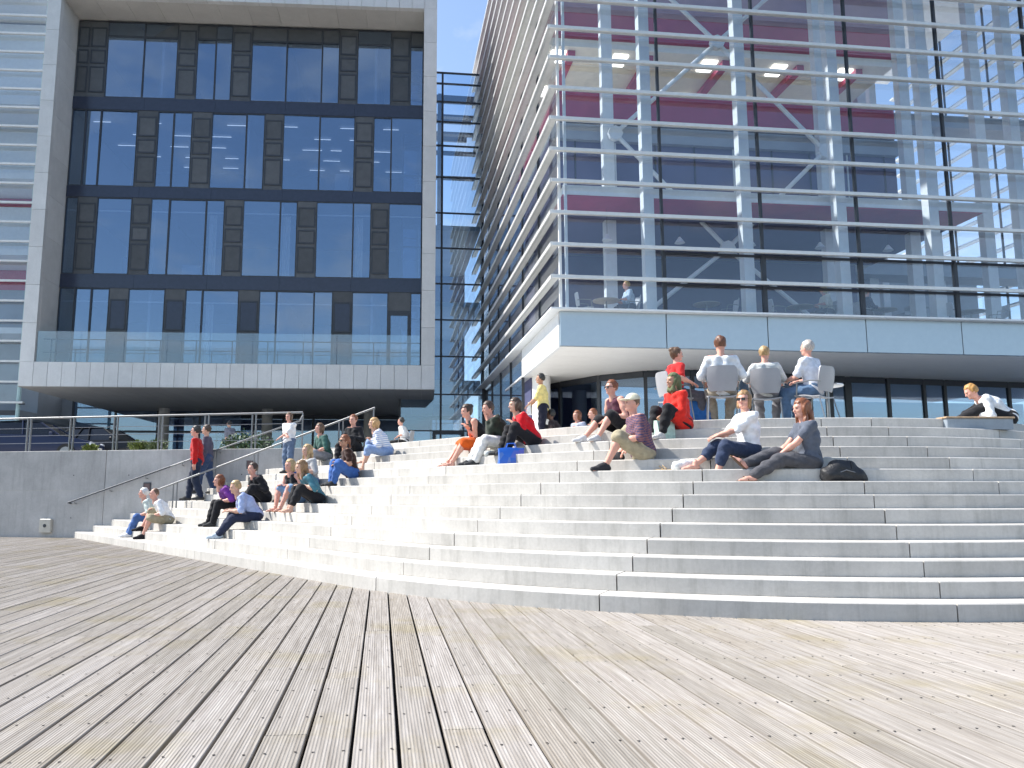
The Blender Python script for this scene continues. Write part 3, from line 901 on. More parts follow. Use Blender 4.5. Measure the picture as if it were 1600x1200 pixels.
for x, z, w, h in ((-15.0, 11.38, 1.6, 1.15), (-12.2, 11.38, 0.9, 0.8), (-5.0, 15.67, 0.7, 1.3), (-1.0, 15.67, 0.5, 0.9), (-7.6, 20.13, 0.4, 0.7), (-9.9, 7.0, 1.4, 0.9)):
    m = MB(); m.bevbox((x, REC+1.0, gl(z)+0.01), (x+w, REC+1.45, gl(z)+h), 0.02); m.build('cabinet', M_INWL if w < 1 else M_NAVY, lb)
# glass balustrade on the parapet and its rail
n = 9; d = (IN1-IN0-0.1)/n
for i in range(n):
    m = MB(); m.box((IN0+0.05+i*d+0.008, 0.06, gl(ZP)+0.01), (IN0+0.05+(i+1)*d-0.008, 0.085, gl(ZP)+1.38)); m.build('balustrade_pane', G_BAL, lb)
m = MB(); m.tube([(IN0+0.05, 0.6, gl(ZP)+1.12), (IN1-0.05, 0.6, gl(ZP)+1.12)], 0.025, 6); m.build('balcony_rail', M_DARK, lb)
m = MB(); m.tube([(IN0+0.05, 0.6, gl(ZP)+0.52), (IN1-0.05, 0.6, gl(ZP)+0.52)], 0.015, 6); m.build('balcony_rail', M_DARK, lb)
for i in range(11):
    x = IN0+0.4+i*1.58
    m = MB(); m.box((x-0.02, 0.58, gl(ZP)-0.34), (x+0.02, 0.62, gl(ZP)+1.10)); m.build('balcony_post', M_DARK, lb)
# ground floor, set far back under the overhang
for i in range(12):
    x0 = LW0-1.0+i*1.72
    e = empty('glazed_bay', (x0, 11.8, 0), 0, lb)
    inst('pane', wpane, e, (0.06, 0, 0.02), scale=(1.6, 1, ZB-TERR-0.3))
    m = MB(); m.box((-0.06, -0.08, 0), (0.06, 0.08, ZB-TERR-0.04)); m.build('mullion', M_DARK, e)
    m = MB(); m.box((0.062, -0.06, ZB-TERR-0.28), (1.656, 0.06, ZB-TERR-0.04)); m.build('header', M_DARK, e)
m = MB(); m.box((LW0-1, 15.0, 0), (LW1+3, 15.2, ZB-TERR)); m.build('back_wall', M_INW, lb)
for x in (-14.5, -9.0, -3.5):
    m = MB(); m.tube([(x, 8.6, 0), (x, 8.6, ZB-TERR-0.035)], 0.28, 14); m.build('column', M_WALL, lb)

# ================================================================== LINK between the two
kb = empty('link_building', (0.49, 39.5, TERR), AZ)
tag(kb, 'narrow dark blue glass link between the two buildings', 'building')
ZL = 23.0
KX0, KX1 = -4.2, -0.1
KH = [TERR, 4.3, 6.1, 8.0, 9.85, 11.7, 13.55, 15.4, 17.3, 19.0, 20.3, 21.4, 22.4, ZL]
for za, zb in zip(KH[:-1], KH[1:]):
    for xa, xb in ((KX0, -2.2), (-2.2, KX1)):
        m = MB(); m.box((xa+0.03, -0.01, gl(za)+0.03), (xb-0.03, 0.01, gl(zb)-0.03)); m.build('glass_pane', G_LINK, kb)
    m = MB(); m.box((KX0, -0.06, gl(zb)-0.03), (KX1, 0.06, gl(zb)+0.03)); m.build('transom', M_DARK, kb)
for x in (KX0, -2.2, KX1):
    m = MB(); m.box((x-0.05, -0.05, 0), (x+0.05, 0.05, gl(ZL)-0.05)); m.build('mullion', M_DARK, kb)
for z in (TERR+0.01, 6.6, 10.6, 14.6):
    m = MB(); m.box((KX0, 0.3, gl(z)-0.0), (KX1-0.1, 9, gl(z)+0.25)); m.build('floor_slab', M_INWL, kb)
m = MB(); m.box((KX0, 9.05, 0), (KX1+0.0, 9.25, gl(17.6))); m.build('back_wall', M_INW, kb)
for y in (2.2, 4.6, 7.0):
    m = MB(); m.box((KX0, y, gl(ZL)-0.5), (KX1-0.1, y+0.16, gl(ZL)-0.06)); m.build('roof_beam', M_NAVY, kb)
m = MB(); m.box((-2.35, 1.2, gl(15.0)), (-2.05, 1.5, gl(ZL)-0.52)); m.build('column', plain('blue steel', (0.05, 0.10, 0.17), 0.4), kb)
for i, z in enumerate((18.1, 19.6, 20.8, 21.9)):
    m = MB(); m.box((KX0, 2.0+i*0.2, gl(z)), (KX1-0.1, 2.35+i*0.2, gl(z)+0.12)); m.build('roof_louvre', M_NAVY, kb)
# entrance door at its foot
m = MB(); m.box((-2.6, -0.22, 0), (-2.45, -0.08, 1.9)); m.box((-1.2, -0.22, 0), (-1.05, -0.08, 1.9)); m.box((-2.45, -0.22, 1.72), (-1.2, -0.08, 1.9))
m.build('door_frame', M_DARK, kb)

# ================================================================== GLASS WING (far left)
gw_ = empty('glass_wing', (-22.1, 38.6, TERR), LAZ)
tag(gw_, 'louvred glass wing at the far left edge behind the stone frame', 'building')
gl_z = [5.6+1.0*i for i in range(0, 23)]
for i in range(4):
    x0 = -3.1*(i+1)
    for j, z in enumerate(gl_z[:-1]):
        inst('glass_pane', pane_me, gw_, (x0+0.03, 0, gl(z)+0.01), scale=(3.04, 1, 0.98))
    m = MB(); m.box((x0-0.03, -0.05, 0), (x0+0.03, 0.05, gl(28))); m.build('mullion', M_DARK, gw_)
m = MB(); m.tube([(0.0, -0.02, 0.0), (0.0, -0.02, gl(28))], 0.10, 8); m.build('corner_post', plain('pale green steel', (0.42, 0.58, 0.58), 0.4), gw_)
for z in gl_z:
    m = blade((-12.4, 0, gl(z)), (0.35, 0, gl(z)), (0, -1), True); m.build('sunshade', M_LOUV, gw_)
for i in range(0, 23):
    m = MB(); m.box((0.06, -0.1, gl(gl_z[i])-0.09), (0.34, -0.06, gl(gl_z[i])-0.03)); m.build('bracket', M_DARK, gw_)
for z, mt in ((5.3, M_INWL), (9.4, M_WHITE), (13.4, M_WHITE), (17.4, M_WHITE), (21.4, M_WHITE), (27.6, M_WHITE)):
    m = MB(); m.box((-12.4, 0.4, gl(z)-0.3), (-0.1, 9, gl(z))); m.build('floor_slab', mt, gw_)
for z0, z1, mt in ((12.0, 13.09, M_BURG), (16.6, 17.09, M_BURG), (5.31, 12.0, M_INWL), (13.41, 16.6, M_WHITE), (17.41, 27.2, M_WHITE)):
    m = MB(); m.box((-12.4, 3.2, gl(z0)), (-0.6, 8.8, gl(z1)-0.01)); m.build('inner_wall', mt, gw_)
# its ground floor
for i in range(4):
    e = empty('glazed_bay', (0.2+i*2.3, 5.6, 0), 0, gw_)
    inst('pane', wpane, e, (0.05, 0, 0.02), scale=(2.2, 1, 3.9))
    m = MB(); m.box((-0.05, -0.06, 0), (0.05, 0.06, 4.0)); m.build('mullion', M_DARK, e)
    m = MB(); m.box((0.052, -0.05, 2.2), (2.245, 0.05, 2.32)); m.build('transom', M_DARK, e)
m = MB(); m.box((-14, 6.0, 0), (4.5, 6.2, 4.2)); m.build('inner_wall', M_INWL, gw_)
for i in range(4):
    e = empty('glazed_bay', (-3.1*(i+1), 0.3, 0), 0, gw_)
    inst('pane', wpane, e, (0.06, 0, 0.02), scale=(2.98, 1, 2.6))
    m = MB(); m.box((-0.06, -0.08, 0), (0.06, 0.08, 2.86)); m.build('mullion', M_DARK, e)
    m = MB(); m.box((0.062, -0.06, 2.63), (3.03, 0.06, 2.86)); m.build('header', M_DARK, e)
# ================================================================== PEOPLE
def surface_net(f, lo, hi, h):
    """smooth surface of f = 0 sampled on a grid of spacing h (naive surface nets)"""
    n = np.maximum(3, np.ceil((np.array(hi)-np.array(lo))/h).astype(int)+1)
    xs, ys, zs = [lo[i]+h*np.arange(n[i]) for i in range(3)]
    X, Y, Z = np.meshgrid(xs, ys, zs, indexing='ij')
    v = f(X, Y, Z).astype(np.float64)
    s = v < 0
    c = np.zeros(tuple(n-1), int); acc = np.zeros(tuple(n-1)+(3,)); cnt = np.zeros(tuple(n-1))
    corners = [(i, j, k) for i in (0, 1) for j in (0, 1) for k in (0, 1)]
    def sl(o): return tuple(slice(o[a], n[a]-1+o[a]) for a in range(3))
    for a in corners:
        for ax in range(3):
            if a[ax]: continue
            b = list(a); b[ax] = 1
            va, vb = v[sl(a)], v[sl(b)]
            m = s[sl(a)] != s[sl(b)]
            if not m.any(): continue
            t = np.where(m, va/np.where(va == vb, 1, va-vb), 0)
            for d in range(3):
                acc[..., d] += np.where(m, a[d]+(t if d == ax else 0), 0)
            cnt += m
    act = cnt > 0
    idx = -np.ones(act.shape, int); idx[act] = np.arange(act.sum())
    ijk = np.argwhere(act)
    P = (acc[act]/cnt[act][:, None]+ijk)*h+np.array(lo)
    faces = []
    for ax in range(3):
        u_, w_ = (ax+1) % 3, (ax+2) % 3
        a = s; sh = [slice(None)]*3; sh2 = [slice(None)]*3
        sh[ax] = slice(0, n[ax]-1); sh2[ax] = slice(1, n[ax])
        ch = s[tuple(sh)] != s[tuple(sh2)]
        e = np.argwhere(ch)
        ok = (e[:, u_] > 0) & (e[:, w_] > 0) & (e[:, u_] < n[u_]-1) & (e[:, w_] < n[w_]-1)
        e = e[ok]
        if not len(e): continue
        q = []
        for du, dw in ((-1, -1), (0, -1), (0, 0), (-1, 0)):
            c_ = e.copy(); c_[:, u_] += du; c_[:, w_] += dw
            q.append(idx[c_[:, 0], c_[:, 1], c_[:, 2]])
        q = np.stack(q, 1)
        inside = s[tuple(sh)][tuple(e.T)]
        q[~inside] = q[~inside][:, ::-1]
        faces.append(q)
    F = np.concatenate(faces) if faces else np.zeros((0, 4), int)
    F = F[(F >= 0).all(1)]
    return P, F

def cap_d(X, Y, Z, p, q, r0, r1):
    d = q-p; L = d@d+1e-9
    t = np.clip(((X-p[0])*d[0]+(Y-p[1])*d[1]+(Z-p[2])*d[2])/L, 0, 1)
    return np.sqrt((X-p[0]-t*d[0])**2+(Y-p[1]-t*d[1])**2+(Z-p[2]-t*d[2])**2)-(r0+(r1-r0)*t)

def smin(a, b, k):
    h = np.clip(0.5+0.5*(b-a)/k, 0, 1)
    return b+(a-b)*h-k*h*(1-h)

def sdf(caps, k=0.03, fold=0.0, seed=0.0):
    def f(X, Y, Z):
        v = None
        for p, q, r0, r1 in caps:
            d = cap_d(X, Y, Z, np.asarray(p, float), np.asarray(q, float), r0, r1)
            v = d if v is None else smin(v, d, k)
        if fold:
            v = v+fold*(np.sin(31*X+17*Z+seed)*np.sin(23*Y-29*Z+2*seed)+0.7*np.sin(47*Z+13*X-19*Y+seed)-1.0)
        return v
    return f

def net_caps(caps, h, k=0.03, fold=0.0, seed=0.0, cut=None):
    pts = np.array([p for c in caps for p in (c[0], c[1])]); rm = max(max(c[2], c[3]) for c in caps)+0.03
    f0 = sdf(caps, k, fold, seed)
    f = f0 if cut is None else (lambda X, Y, Z: np.maximum(f0(X, Y, Z), cut(X, Y, Z)))
    return surface_net(f, pts.min(0)-rm, pts.max(0)+rm, h)

def to_mesh(name, P, F, mats, mi=None):
    me = bpy.data.meshes.new(name)
    me.from_pydata([tuple(p) for p in P], [], [tuple(int(i) for i in f) for f in F])
    for m in mats: me.materials.append(m)
    me.polygons.foreach_set('use_smooth', [True]*len(me.polygons))
    if mi is not None: me.polygons.foreach_set('material_index', [int(i) for i in mi])
    me.update()
    return me

def merge(parts):
    """parts: (P, F, material index)"""
    P = []; F = []; M = []; n = 0
    for p, f, m in parts:
        P.append(p); F.extend([tuple(int(i)+n for i in q) for q in f]); M.extend([m]*len(f)); n += len(p)
    return np.concatenate(P), F, M

# ---- head template: origin at the top of the neck, y forward, z up
def ell(X, Y, Z, c, r):
    k0 = np.sqrt(((X-c[0])/r[0])**2+((Y-c[1])/r[1])**2+((Z-c[2])/r[2])**2)
    return (k0-1)*min(r)
def head_f(X, Y, Z):
    v = ell(X, Y, Z, (0, -0.008, 0.145), (0.077, 0.096, 0.098))
    v = smin(v, cap_d(X, Y, Z, V(0, 0.035, 0.085), V(0, 0.05, 0.05), 0.058, 0.036), 0.04)
    v = smin(v, cap_d(X, Y, Z, V(-0.03, 0.03, 0.045), V(0.03, 0.03, 0.045), 0.03, 0.03), 0.03)
    v = smin(v, cap_d(X, Y, Z, V(0, 0.082, 0.028), V(0, 0.078, 0.036), 0.013, 0.016), 0.02)
    v = smin(v, cap_d(X, Y, Z, V(-0.035, 0.072, 0.146), V(0.035, 0.072, 0.146), 0.013, 0.013), 0.02)
    for sx in (-1, 1):
        v = -smin(-v, ell(X, Y, Z, (sx*0.032, 0.095, 0.122), (0.020, 0.016, 0.013)), 0.012)
        v = smin(v, ell(X, Y, Z, (sx*0.078, -0.008, 0.108), (0.010, 0.020, 0.032)), 0.008)
        v = smin(v, ell(X, Y, Z, (sx*0.042, 0.058, 0.092), (0.020, 0.020, 0.016)), 0.02)
    v = smin(v, cap_d(X, Y, Z, V(0, 0.088, 0.128), V(0, 0.108, 0.092), 0.008, 0.013), 0.012)
    v = smin(v, cap_d(X, Y, Z, V(-0.014, 0.084, 0.062), V(0.014, 0.084, 0.062), 0.009, 0.009), 0.008)
    v = smin(v, cap_d(X, Y, Z, V(0, -0.022, -0.09), V(0, -0.005, 0.06), 0.055, 0.05), 0.03)
    return v
def small_ball(c, r, n=6):
    P = []; F = []
    for i in range(n+1):
        a = math.pi*i/n
        for j in range(8):
            b = 2*math.pi*j/8
            P.append((c[0]+r[0]*math.sin(a)*math.cos(b), c[1]+r[1]*math.sin(a)*math.sin(b), c[2]+r[2]*math.cos(a)))
    for i in range(n):
        for j in range(8):
            F.append((i*8+j, (i+1)*8+j, (i+1)*8+(j+1) % 8, i*8+(j+1) % 8))
    return np.array(P), F
hp, hf = surface_net(head_f, (-0.11, -0.12, -0.12), (0.11, 0.135, 0.26), 0.0085)
HEAD = [(hp, hf, 0)]
for sx in (-1, 1):
    HEAD.append((*small_ball((sx*0.032, 0.083, 0.121), (0.013, 0.009, 0.007)), 1))
    HEAD.append((*small_ball((sx*0.034, 0.088, 0.141), (0.019, 0.005, 0.004)), 2))
HEAD.append((*small_ball((0, 0.0935, 0.0625), (0.020, 0.004, 0.006)), 3))

# ---- hand template (right): origin at the wrist, fingers along +y, palm faces -z, thumb on -x
def hand_caps(curl):
    caps = [(V(-0.022, 0.0, 0), V(-0.024, 0.075, 0), 0.016, 0.014), (V(0.0, -0.01, 0), V(0.0, 0.08, 0), 0.018, 0.014), (V(0.022, 0.0, 0), V(0.026, 0.07, 0), 0.015, 0.013)]
    fing = []
    for x, L in ((-0.030, 0.070), (-0.010, 0.080), (0.011, 0.074), (0.030, 0.058)):
        p = V(x, 0.075, 0); a = curl*0.35
        for seg, fr in ((0.45, 1.0), (0.32, 1.25), (0.23, 1.1)):
            q = p+V(x*0.06, math.cos(a), -math.sin(a))*L*seg
            fing.append((p, q, 0.0092, 0.0080)); p = q; a += curl*fr*0.9
    th = [(V(-0.02, 0.012, -0.004), V(-0.048, 0.045, -0.014), 0.013, 0.0105), (V(-0.048, 0.045, -0.014), V(-0.052, 0.078, -0.020-0.012*curl), 0.0105, 0.0085)]
    return caps, fing, th
def make_hand(curl):
    caps, fing, th = hand_caps(curl)
    parts = [(*net_caps(caps+th, 0.009, 0.012), 0)]
    for c in range(4):
        parts.append((*net_caps(fing[c*3:c*3+3], 0.0075, 0.004), 0))
    P, F, M = merge(parts)
    return P, F
HANDS = {c: make_hand(c) for c in (0.35, 0.9)}

# ---- foot / shoe templates: ankle above origin, toes along +y, sole at z=0
def cutz(X, Y, Z): return -Z
FOOT = net_caps([(V(0, -0.045, 0.035), V(0, 0.06, 0.028), 0.032, 0.034), (V(0, 0.06, 0.028), V(-0.004, 0.145, 0.014), 0.036, 0.018), (V(-0.018, 0.09, 0.02), V(-0.02, 0.165, 0.012), 0.018, 0.012), (V(0, -0.02, 0.1), V(0, -0.02, 0.04), 0.036, 0.036)], 0.012, 0.03, cut=cutz)
SHOE = net_caps([(V(0, -0.05, 0.035), V(0, 0.06, 0.032), 0.043, 0.046), (V(0, 0.06, 0.032), V(-0.004, 0.165, 0.024), 0.048, 0.034), (V(0, -0.02, 0.085), V(0, 0.05, 0.06), 0.044, 0.04)], 0.013, 0.03, cut=cutz)
SANDAL = merge([(*net_caps([(V(0, -0.06, 0.0), V(0, 0.06, 0.0), 0.036, 0.040), (V(0, 0.06, 0.0), V(-0.004, 0.17, 0.0), 0.042, 0.034)], 0.013, 0.02, cut=lambda X, Y, Z: np.maximum(-Z-0.002, Z-0.012)), 0),
                (*net_caps([(V(-0.045, 0.05, 0.02), V(0, 0.10, 0.062), 0.008, 0.008), (V(0.045, 0.05, 0.02), V(0, 0.10, 0.062), 0.008, 0.008)], 0.009, 0.01), 0)])[:2]

# ---- hair templates in the head frame
def hair(style):
    def f(X, Y, Z):
        w = 0.0045*np.sin(90*X+40*Z)*np.sin(70*Y+30*X)+0.005*np.sin(38*Z+25*Y)*np.sin(55*X+11*Y)-0.002
        v = ell(X, Y, Z, (0, -0.016, 0.152), (0.089, 0.102, 0.106))+w
        face = np.minimum(np.minimum(Y-0.030, 0.172+0.25*np.abs(X)-Z), 1.0)     # keep the face free
        if style in ('short', 'crop'):
            g = 0.012 if style == 'crop' else 0.0
            v = np.maximum(v+g, np.minimum(Y-0.012-0.3*(Z-0.1), 0.196-Z))
            v = np.maximum(v, 0.075-Z+0.5*np.maximum(Y, 0))
        else:
            v = np.maximum(v, face); v = np.maximum(v, 0.055-Z)
            if style == 'bob':
                for sx in (-1, 1):
                    v = smin(v, cap_d(X, Y, Z, V(sx*0.078, -0.005, 0.14), V(sx*0.075, 0.005, 0.035), 0.024, 0.026)+w, 0.03)
                v = smin(v, cap_d(X, Y, Z, V(0, -0.075, 0.15), V(0, -0.075, 0.03), 0.055, 0.05)+w, 0.03)
            if style == 'long':
                for sx in (-1, 1):
                    v = smin(v, cap_d(X, Y, Z, V(sx*0.076, -0.005, 0.15), V(sx*0.085, 0.02, -0.08), 0.025, 0.026)+1.5*w, 0.03)
                v = smin(v, cap_d(X, Y, Z, V(0, -0.07, 0.16), V(0, -0.105, -0.14), 0.062, 0.055)+1.5*w, 0.04)
            if style == 'bun':
                v = smin(v, ell(X, Y, Z, (0, -0.105, 0.205), (0.04, 0.04, 0.038))+w, 0.02)
                v = smin(v, cap_d(X, Y, Z, V(0, -0.06, 0.14), V(0, -0.06, 0.06), 0.055, 0.03)+w, 0.03)
            if style == 'tail':
                v = smin(v, cap_d(X, Y, Z, V(0, -0.11, 0.16), V(0, -0.14, 0.0), 0.028, 0.018)+w, 0.02)
            if style == 'scarf':
                v = smin(v, cap_d(X, Y, Z, V(0, -0.07, 0.14), V(0, -0.09, -0.08), 0.065, 0.06)+w, 0.05)
                for sx in (-1, 1):
                    v = smin(v, cap_d(X, Y, Z, V(sx*0.075, 0.0, 0.12), V(sx*0.04, 0.05, -0.02), 0.025, 0.03), 0.03)
                v = smin(v, cap_d(X, Y, Z, V(-0.06, 0.03, -0.03), V(0.06, 0.03, -0.03), 0.035, 0.035), 0.03)
        return v
    return surface_net(f, (-0.14, -0.19, -0.22), (0.14, 0.12, 0.27), 0.011)
HAIR = {s: hair(s) for s in ('short', 'crop', 'bob', 'long', 'bun', 'tail', 'scarf')}
def cap_hat():
    def f(X, Y, Z):
        v = ell(X, Y, Z, (0, -0.012, 0.158), (0.094, 0.108, 0.105))
        v = np.maximum(v, 0.158-Z-0.15*Y)
        br = np.maximum(ell(X, Y, Z, (0, 0.09, 0.168), (0.078, 0.085, 0.014)), 0.05-Y)
        return smin(v, br, 0.008)
    return surface_net(f, (-0.12, -0.14, 0.1), (0.12, 0.2, 0.28), 0.0095)
HAT = cap_hat()
gm = MB()
for sx in (-1, 1):
    gm.bevbox((sx*0.033-0.027, 0.098, 0.104), (sx*0.033+0.027, 0.106, 0.140), 0.006)
    gm.tube([(sx*0.060, 0.10, 0.134), (sx*0.078, 0.05, 0.130), (sx*0.082, -0.01, 0.122)], 0.003, 5)
gm.tube([(-0.01, 0.104, 0.130), (0.01, 0.104, 0.130)], 0.003, 5)
GLASSES = gm.mesh('sunglasses', plain('dark lens', (0.01, 0.01, 0.012), 0.1))

def cloth(col):
    name = 'cloth %.3f %.3f %.3f' % tuple(col)
    if name in MATS: return MATS[name]
    m, nt, b = nodes(name)
    geo = mk(nt, 'ShaderNodeNewGeometry')
    n1 = mk(nt, 'ShaderNodeTexNoise', Scale=14.0, Detail=5.0)
    n2 = mk(nt, 'ShaderNodeTexNoise', Scale=28.0, Detail=3.0, Distortion=0.6)
    for n in (n1, n2): nt.links.new(geo.outputs['Position'], n.inputs['Vector'])
    c = ramp(nt, n1.outputs['Fac'], [(0.3, tuple(x*0.82 for x in col)), (0.7, tuple(min(1, x*1.14) for x in col))])
    nt.links.new(c, b.inputs['Base Color'])
    b.inputs['Roughness'].default_value = 0.85
    b.inputs['Specular IOR Level'].default_value = 0.2
    b.inputs['Sheen Weight'].default_value = 0.12
    bump(nt, b, n2.outputs['Fac'], 0.5, 0.02)
    MATS[name] = m
    return m
def pattern_cloth(name, a, bcol, scale, rot=0.0, check=False):
    """woven stripes or checks"""
    if name in MATS: return MATS[name]
    m, nt, b = nodes(name)
    tc = mk(nt, 'ShaderNodeTexCoord')
    mp = mk(nt, 'ShaderNodeMapping'); mp.inputs['Rotation'].default_value = (0.15, rot, 0.2)
    nt.links.new(tc.outputs['Object'], mp.inputs['Vector'])
    w = mk(nt, 'ShaderNodeTexWave', Scale=scale, Distortion=1.2); w.bands_direction = 'Z'
    nt.links.new(mp.outputs[0], w.inputs['Vector'])
    c = mixc(nt, ramp(nt, w.outputs['Fac'], [(0.42, (0, 0, 0)), (0.58, (1, 1, 1))]), a, bcol)
    if check:
        w2 = mk(nt, 'ShaderNodeTexWave', Scale=scale*0.9, Distortion=0.8); w2.bands_direction = 'X'
        nt.links.new(mp.outputs[0], w2.inputs['Vector'])
        c = mixc(nt, 0.5, c, mixc(nt, w2.outputs['Fac'], a, bcol))
    nt.links.new(c, b.inputs['Base Color']); b.inputs['Roughness'].default_value = 0.85
    MATS[name] = m
    return m
def skin(t):
    cols = {'fair': (0.62, 0.37, 0.27), 'tan': (0.48, 0.26, 0.17), 'pink': (0.64, 0.34, 0.26), 'dark': (0.20, 0.10, 0.065)}
    name = 'skin '+t
    if name in MATS: return MATS[name]
    m = plain(name, cols[t], 0.5, 0.0, 0.07, 18.0, spec=0.35)
    b = m.node_tree.nodes['Principled BSDF']
    b.inputs['Subsurface Weight'].default_value = 0.08
    b.inputs['Subsurface Radius'].default_value = (0.02, 0.008, 0.004)
    return m
def hairmat(col):
    name = 'hair %.3f %.3f %.3f' % tuple(col)
    if name in MATS: return MATS[name]
    m, nt, b = nodes(name)
    geo = mk(nt, 'ShaderNodeNewGeometry')
    mp = mk(nt, 'ShaderNodeMapping'); mp.inputs['Scale'].default_value = (90, 90, 14)
    nt.links.new(geo.outputs['Position'], mp.inputs['Vector'])
    n1 = mk(nt, 'ShaderNodeTexNoise', Scale=1.0, Detail=4.0)
    nt.links.new(mp.outputs[0], n1.inputs['Vector'])
    c = ramp(nt, n1.outputs['Fac'], [(0.3, tuple(x*0.55 for x in col)), (0.7, tuple(min(1, x*1.3) for x in col))])
    nt.links.new(c, b.inputs['Base Color']); b.inputs['Roughness'].default_value = 0.45
    bump(nt, b, n1.outputs['Fac'], 0.6, 0.006)
    MATS[name] = m
    return m
M_EYE = plain('dark eye', (0.03, 0.025, 0.02), 0.2)
M_LIP = plain('lips', (0.42, 0.16, 0.14), 0.5)

def rotm(axis, a):
    return np.array(Matrix.Rotation(a, 3, axis))
def ik(a, b, l1, l2, pole):
    d = b-a; D = np.linalg.norm(d); mx = (l1+l2)*0.995
    if D > mx: b = a+d/D*mx; D = mx
    D = max(D, abs(l1-l2)+0.02)
    n = (b-a)/np.linalg.norm(b-a)
    x = (l1*l1-l2*l2+D*D)/(2*D); y = math.sqrt(max(l1*l1-x*x, 1e-6))
    p = pole-n*(pole@n)
    p = p/(np.linalg.norm(p)+1e-9)
    return a+n*x+p*y, a+n*D
def frame_to(y, zhint):
    y = y/np.linalg.norm(y); x = np.cross(y, zhint); x = x/(np.linalg.norm(x)+1e-9); z = np.cross(x, y)
    return np.stack([x, y, z], 1)

def person(label, pos, yaw, z=None, pose='sit', size=1.0, lean=12, side=0, twist=0, head=(0, 0), feet=None, hands=None, curl=0.35,
           skin_t='fair', hair_s='short', hair_c=(0.12, 0.07, 0.04), shirt=(0.8, 0.8, 0.8), sleeve=0.5, shirt_m=None, strap=False,
           legs='trousers', leg_c=(0.06, 0.09, 0.18), hem=0.97, shoes='shoe', shoe_c=(0.05, 0.05, 0.05), hat=None, glasses=False,
           vox=0.016, group=None, knee_out=(0.25, 0.25), slim=1.0, collar=None, pelvis_up=0.095, arm_pole=None, scarf=None, long_shirt=0.0):
    """one figure. pos: the point it sits or stands on (world); yaw: turn of its facing, 0 looks away from the camera, 90 looks left.
    feet / hands: targets in its own frame (x right, y forward, z up from pos) for right and left"""
    s = size*1.04
    pz = pelvis_up*s if pose == 'sit' else (0.925*s)
    Pv = V(0, 0, pz)
    Rt = rotm('X', -R(lean)) @ rotm('Y', R(side)) @ rotm('Z', R(twist))
    up = Rt @ V(0, 0, 1); rt = Rt @ V(1, 0, 0); fw = Rt @ V(0, 1, 0)
    waist = Pv+up*0.13*s+V(0, 0.0, 0.0)
    bend = rotm('X', -R(lean*0.35)) @ up
    chest = waist+up*0.17*s
    c7 = chest+bend*0.205*s
    sw = 0.178*s*(0.92+0.08*slim)
    sh = [c7-bend*0.045*s+rt*sw, c7-bend*0.045*s-rt*sw]
    if feet is None:
        feet = [(0.1, 0.42, -0.38), (-0.1, 0.42, -0.38)] if pose == 'sit' else [(0.09, 0, 0), (-0.09, 0, 0)]
    hips = [Pv+V(0.088*s, 0.0, -0.01*s), Pv+V(-0.088*s, 0.0, -0.01*s)]
    knees = []; ank = []
    for i in range(2):
        t = V(*feet[i])*V(1, 1, 1)+V(0, 0, 0.075*s)
        sx = 1 if i == 0 else -1
        pole = V(sx*knee_out[i], 0.8, 0.9) if pose == 'sit' else V(sx*0.05, 1, 0.1)
        k_, a_ = ik(hips[i], t, 0.425*s, 0.415*s, pole)
        knees.append(k_); ank.append(a_)
    if hands is None:
        hands = [tuple(knees[0]+V(0.0, -0.06, 0.05)), tuple(knees[1]+V(0.0, -0.06, 0.05))]
    elb = []; wri = []
    for i in range(2):
        sx = 1 if i == 0 else -1
        t = V(*hands[i])
        pole = V(sx*0.6, -0.5, -0.8) if arm_pole is None else V(*arm_pole[i])
        e_, w_ = ik(sh[i], t, 0.285*s, 0.25*s, pole)
        elb.append(e_); wri.append(w_)
    neck = c7+bend*0.06*s+fw*0.02*s
    Hm = rotm('Z', R(head[0])) @ rotm('X', -R(head[1]))
    b = slim*1.08
    torso = [(Pv+V(0.055*s, 0, 0.02), Pv+V(-0.055*s, 0, 0.02), 0.115*s*b, 0.115*s*b),
             (waist+rt*0.05*s, chest+rt*0.06*s, 0.098*s*b, 0.108*s*b), (waist-rt*0.05*s, chest-rt*0.06*s, 0.098*s*b, 0.108*s*b),
             (chest+rt*0.06*s, c7-bend*0.08*s+rt*0.075*s, 0.106*s*b, 0.085*s*b), (chest-rt*0.06*s, c7-bend*0.08*s-rt*0.075*s, 0.106*s*b, 0.085*s*b),
             (Pv, waist, 0.112*s*b, 0.105*s*b), (sh[0]-rt*0.03*s, sh[1]+rt*0.03*s, 0.058*s, 0.058*s)]
    neckc = [(c7-bend*0.05*s, neck+Hm@V(0, 0, 0.01), 0.058*s, 0.05*s)]
    arms = []
    for i in range(2):
        arms += [(sh[i], sh[i]+(elb[i]-sh[i])*0.45, 0.053*s*b, 0.046*s*b), (sh[i]+(elb[i]-sh[i])*0.45, elb[i], 0.046*s*b, 0.037*s), (elb[i], elb[i]+(wri[i]-elb[i])*0.4, 0.038*s, 0.038*s), (elb[i]+(wri[i]-elb[i])*0.4, wri[i], 0.038*s, 0.026*s)]
    legc = []
    for i in range(2):
        bk = knees[i]+(ank[i]-knees[i])*0.3
        back = np.cross(ank[i]-knees[i], V(1, 0, 0)); back = -back/(np.linalg.norm(back)+1e-9)*0.012*s
        if back[1] > 0: back = -back
        legc += [(hips[i], knees[i], 0.088*s*b, 0.056*s), (knees[i], bk+back, 0.054*s, 0.055*s), (bk+back, ank[i], 0.055*s, 0.037*s)]
    parts = [(*net_caps([(p, q, r0*0.93, r1*0.93) for p, q, r0, r1 in torso]+neckc+arms+legc, vox*1.05, 0.035*s), 0)]
    # head, hands, feet
    for P, F, mi in HEAD:
        parts.append((P*s @ Hm.T+neck, F, mi))
    HP, HF = HANDS[0.35 if curl < 0.6 else 0.9]
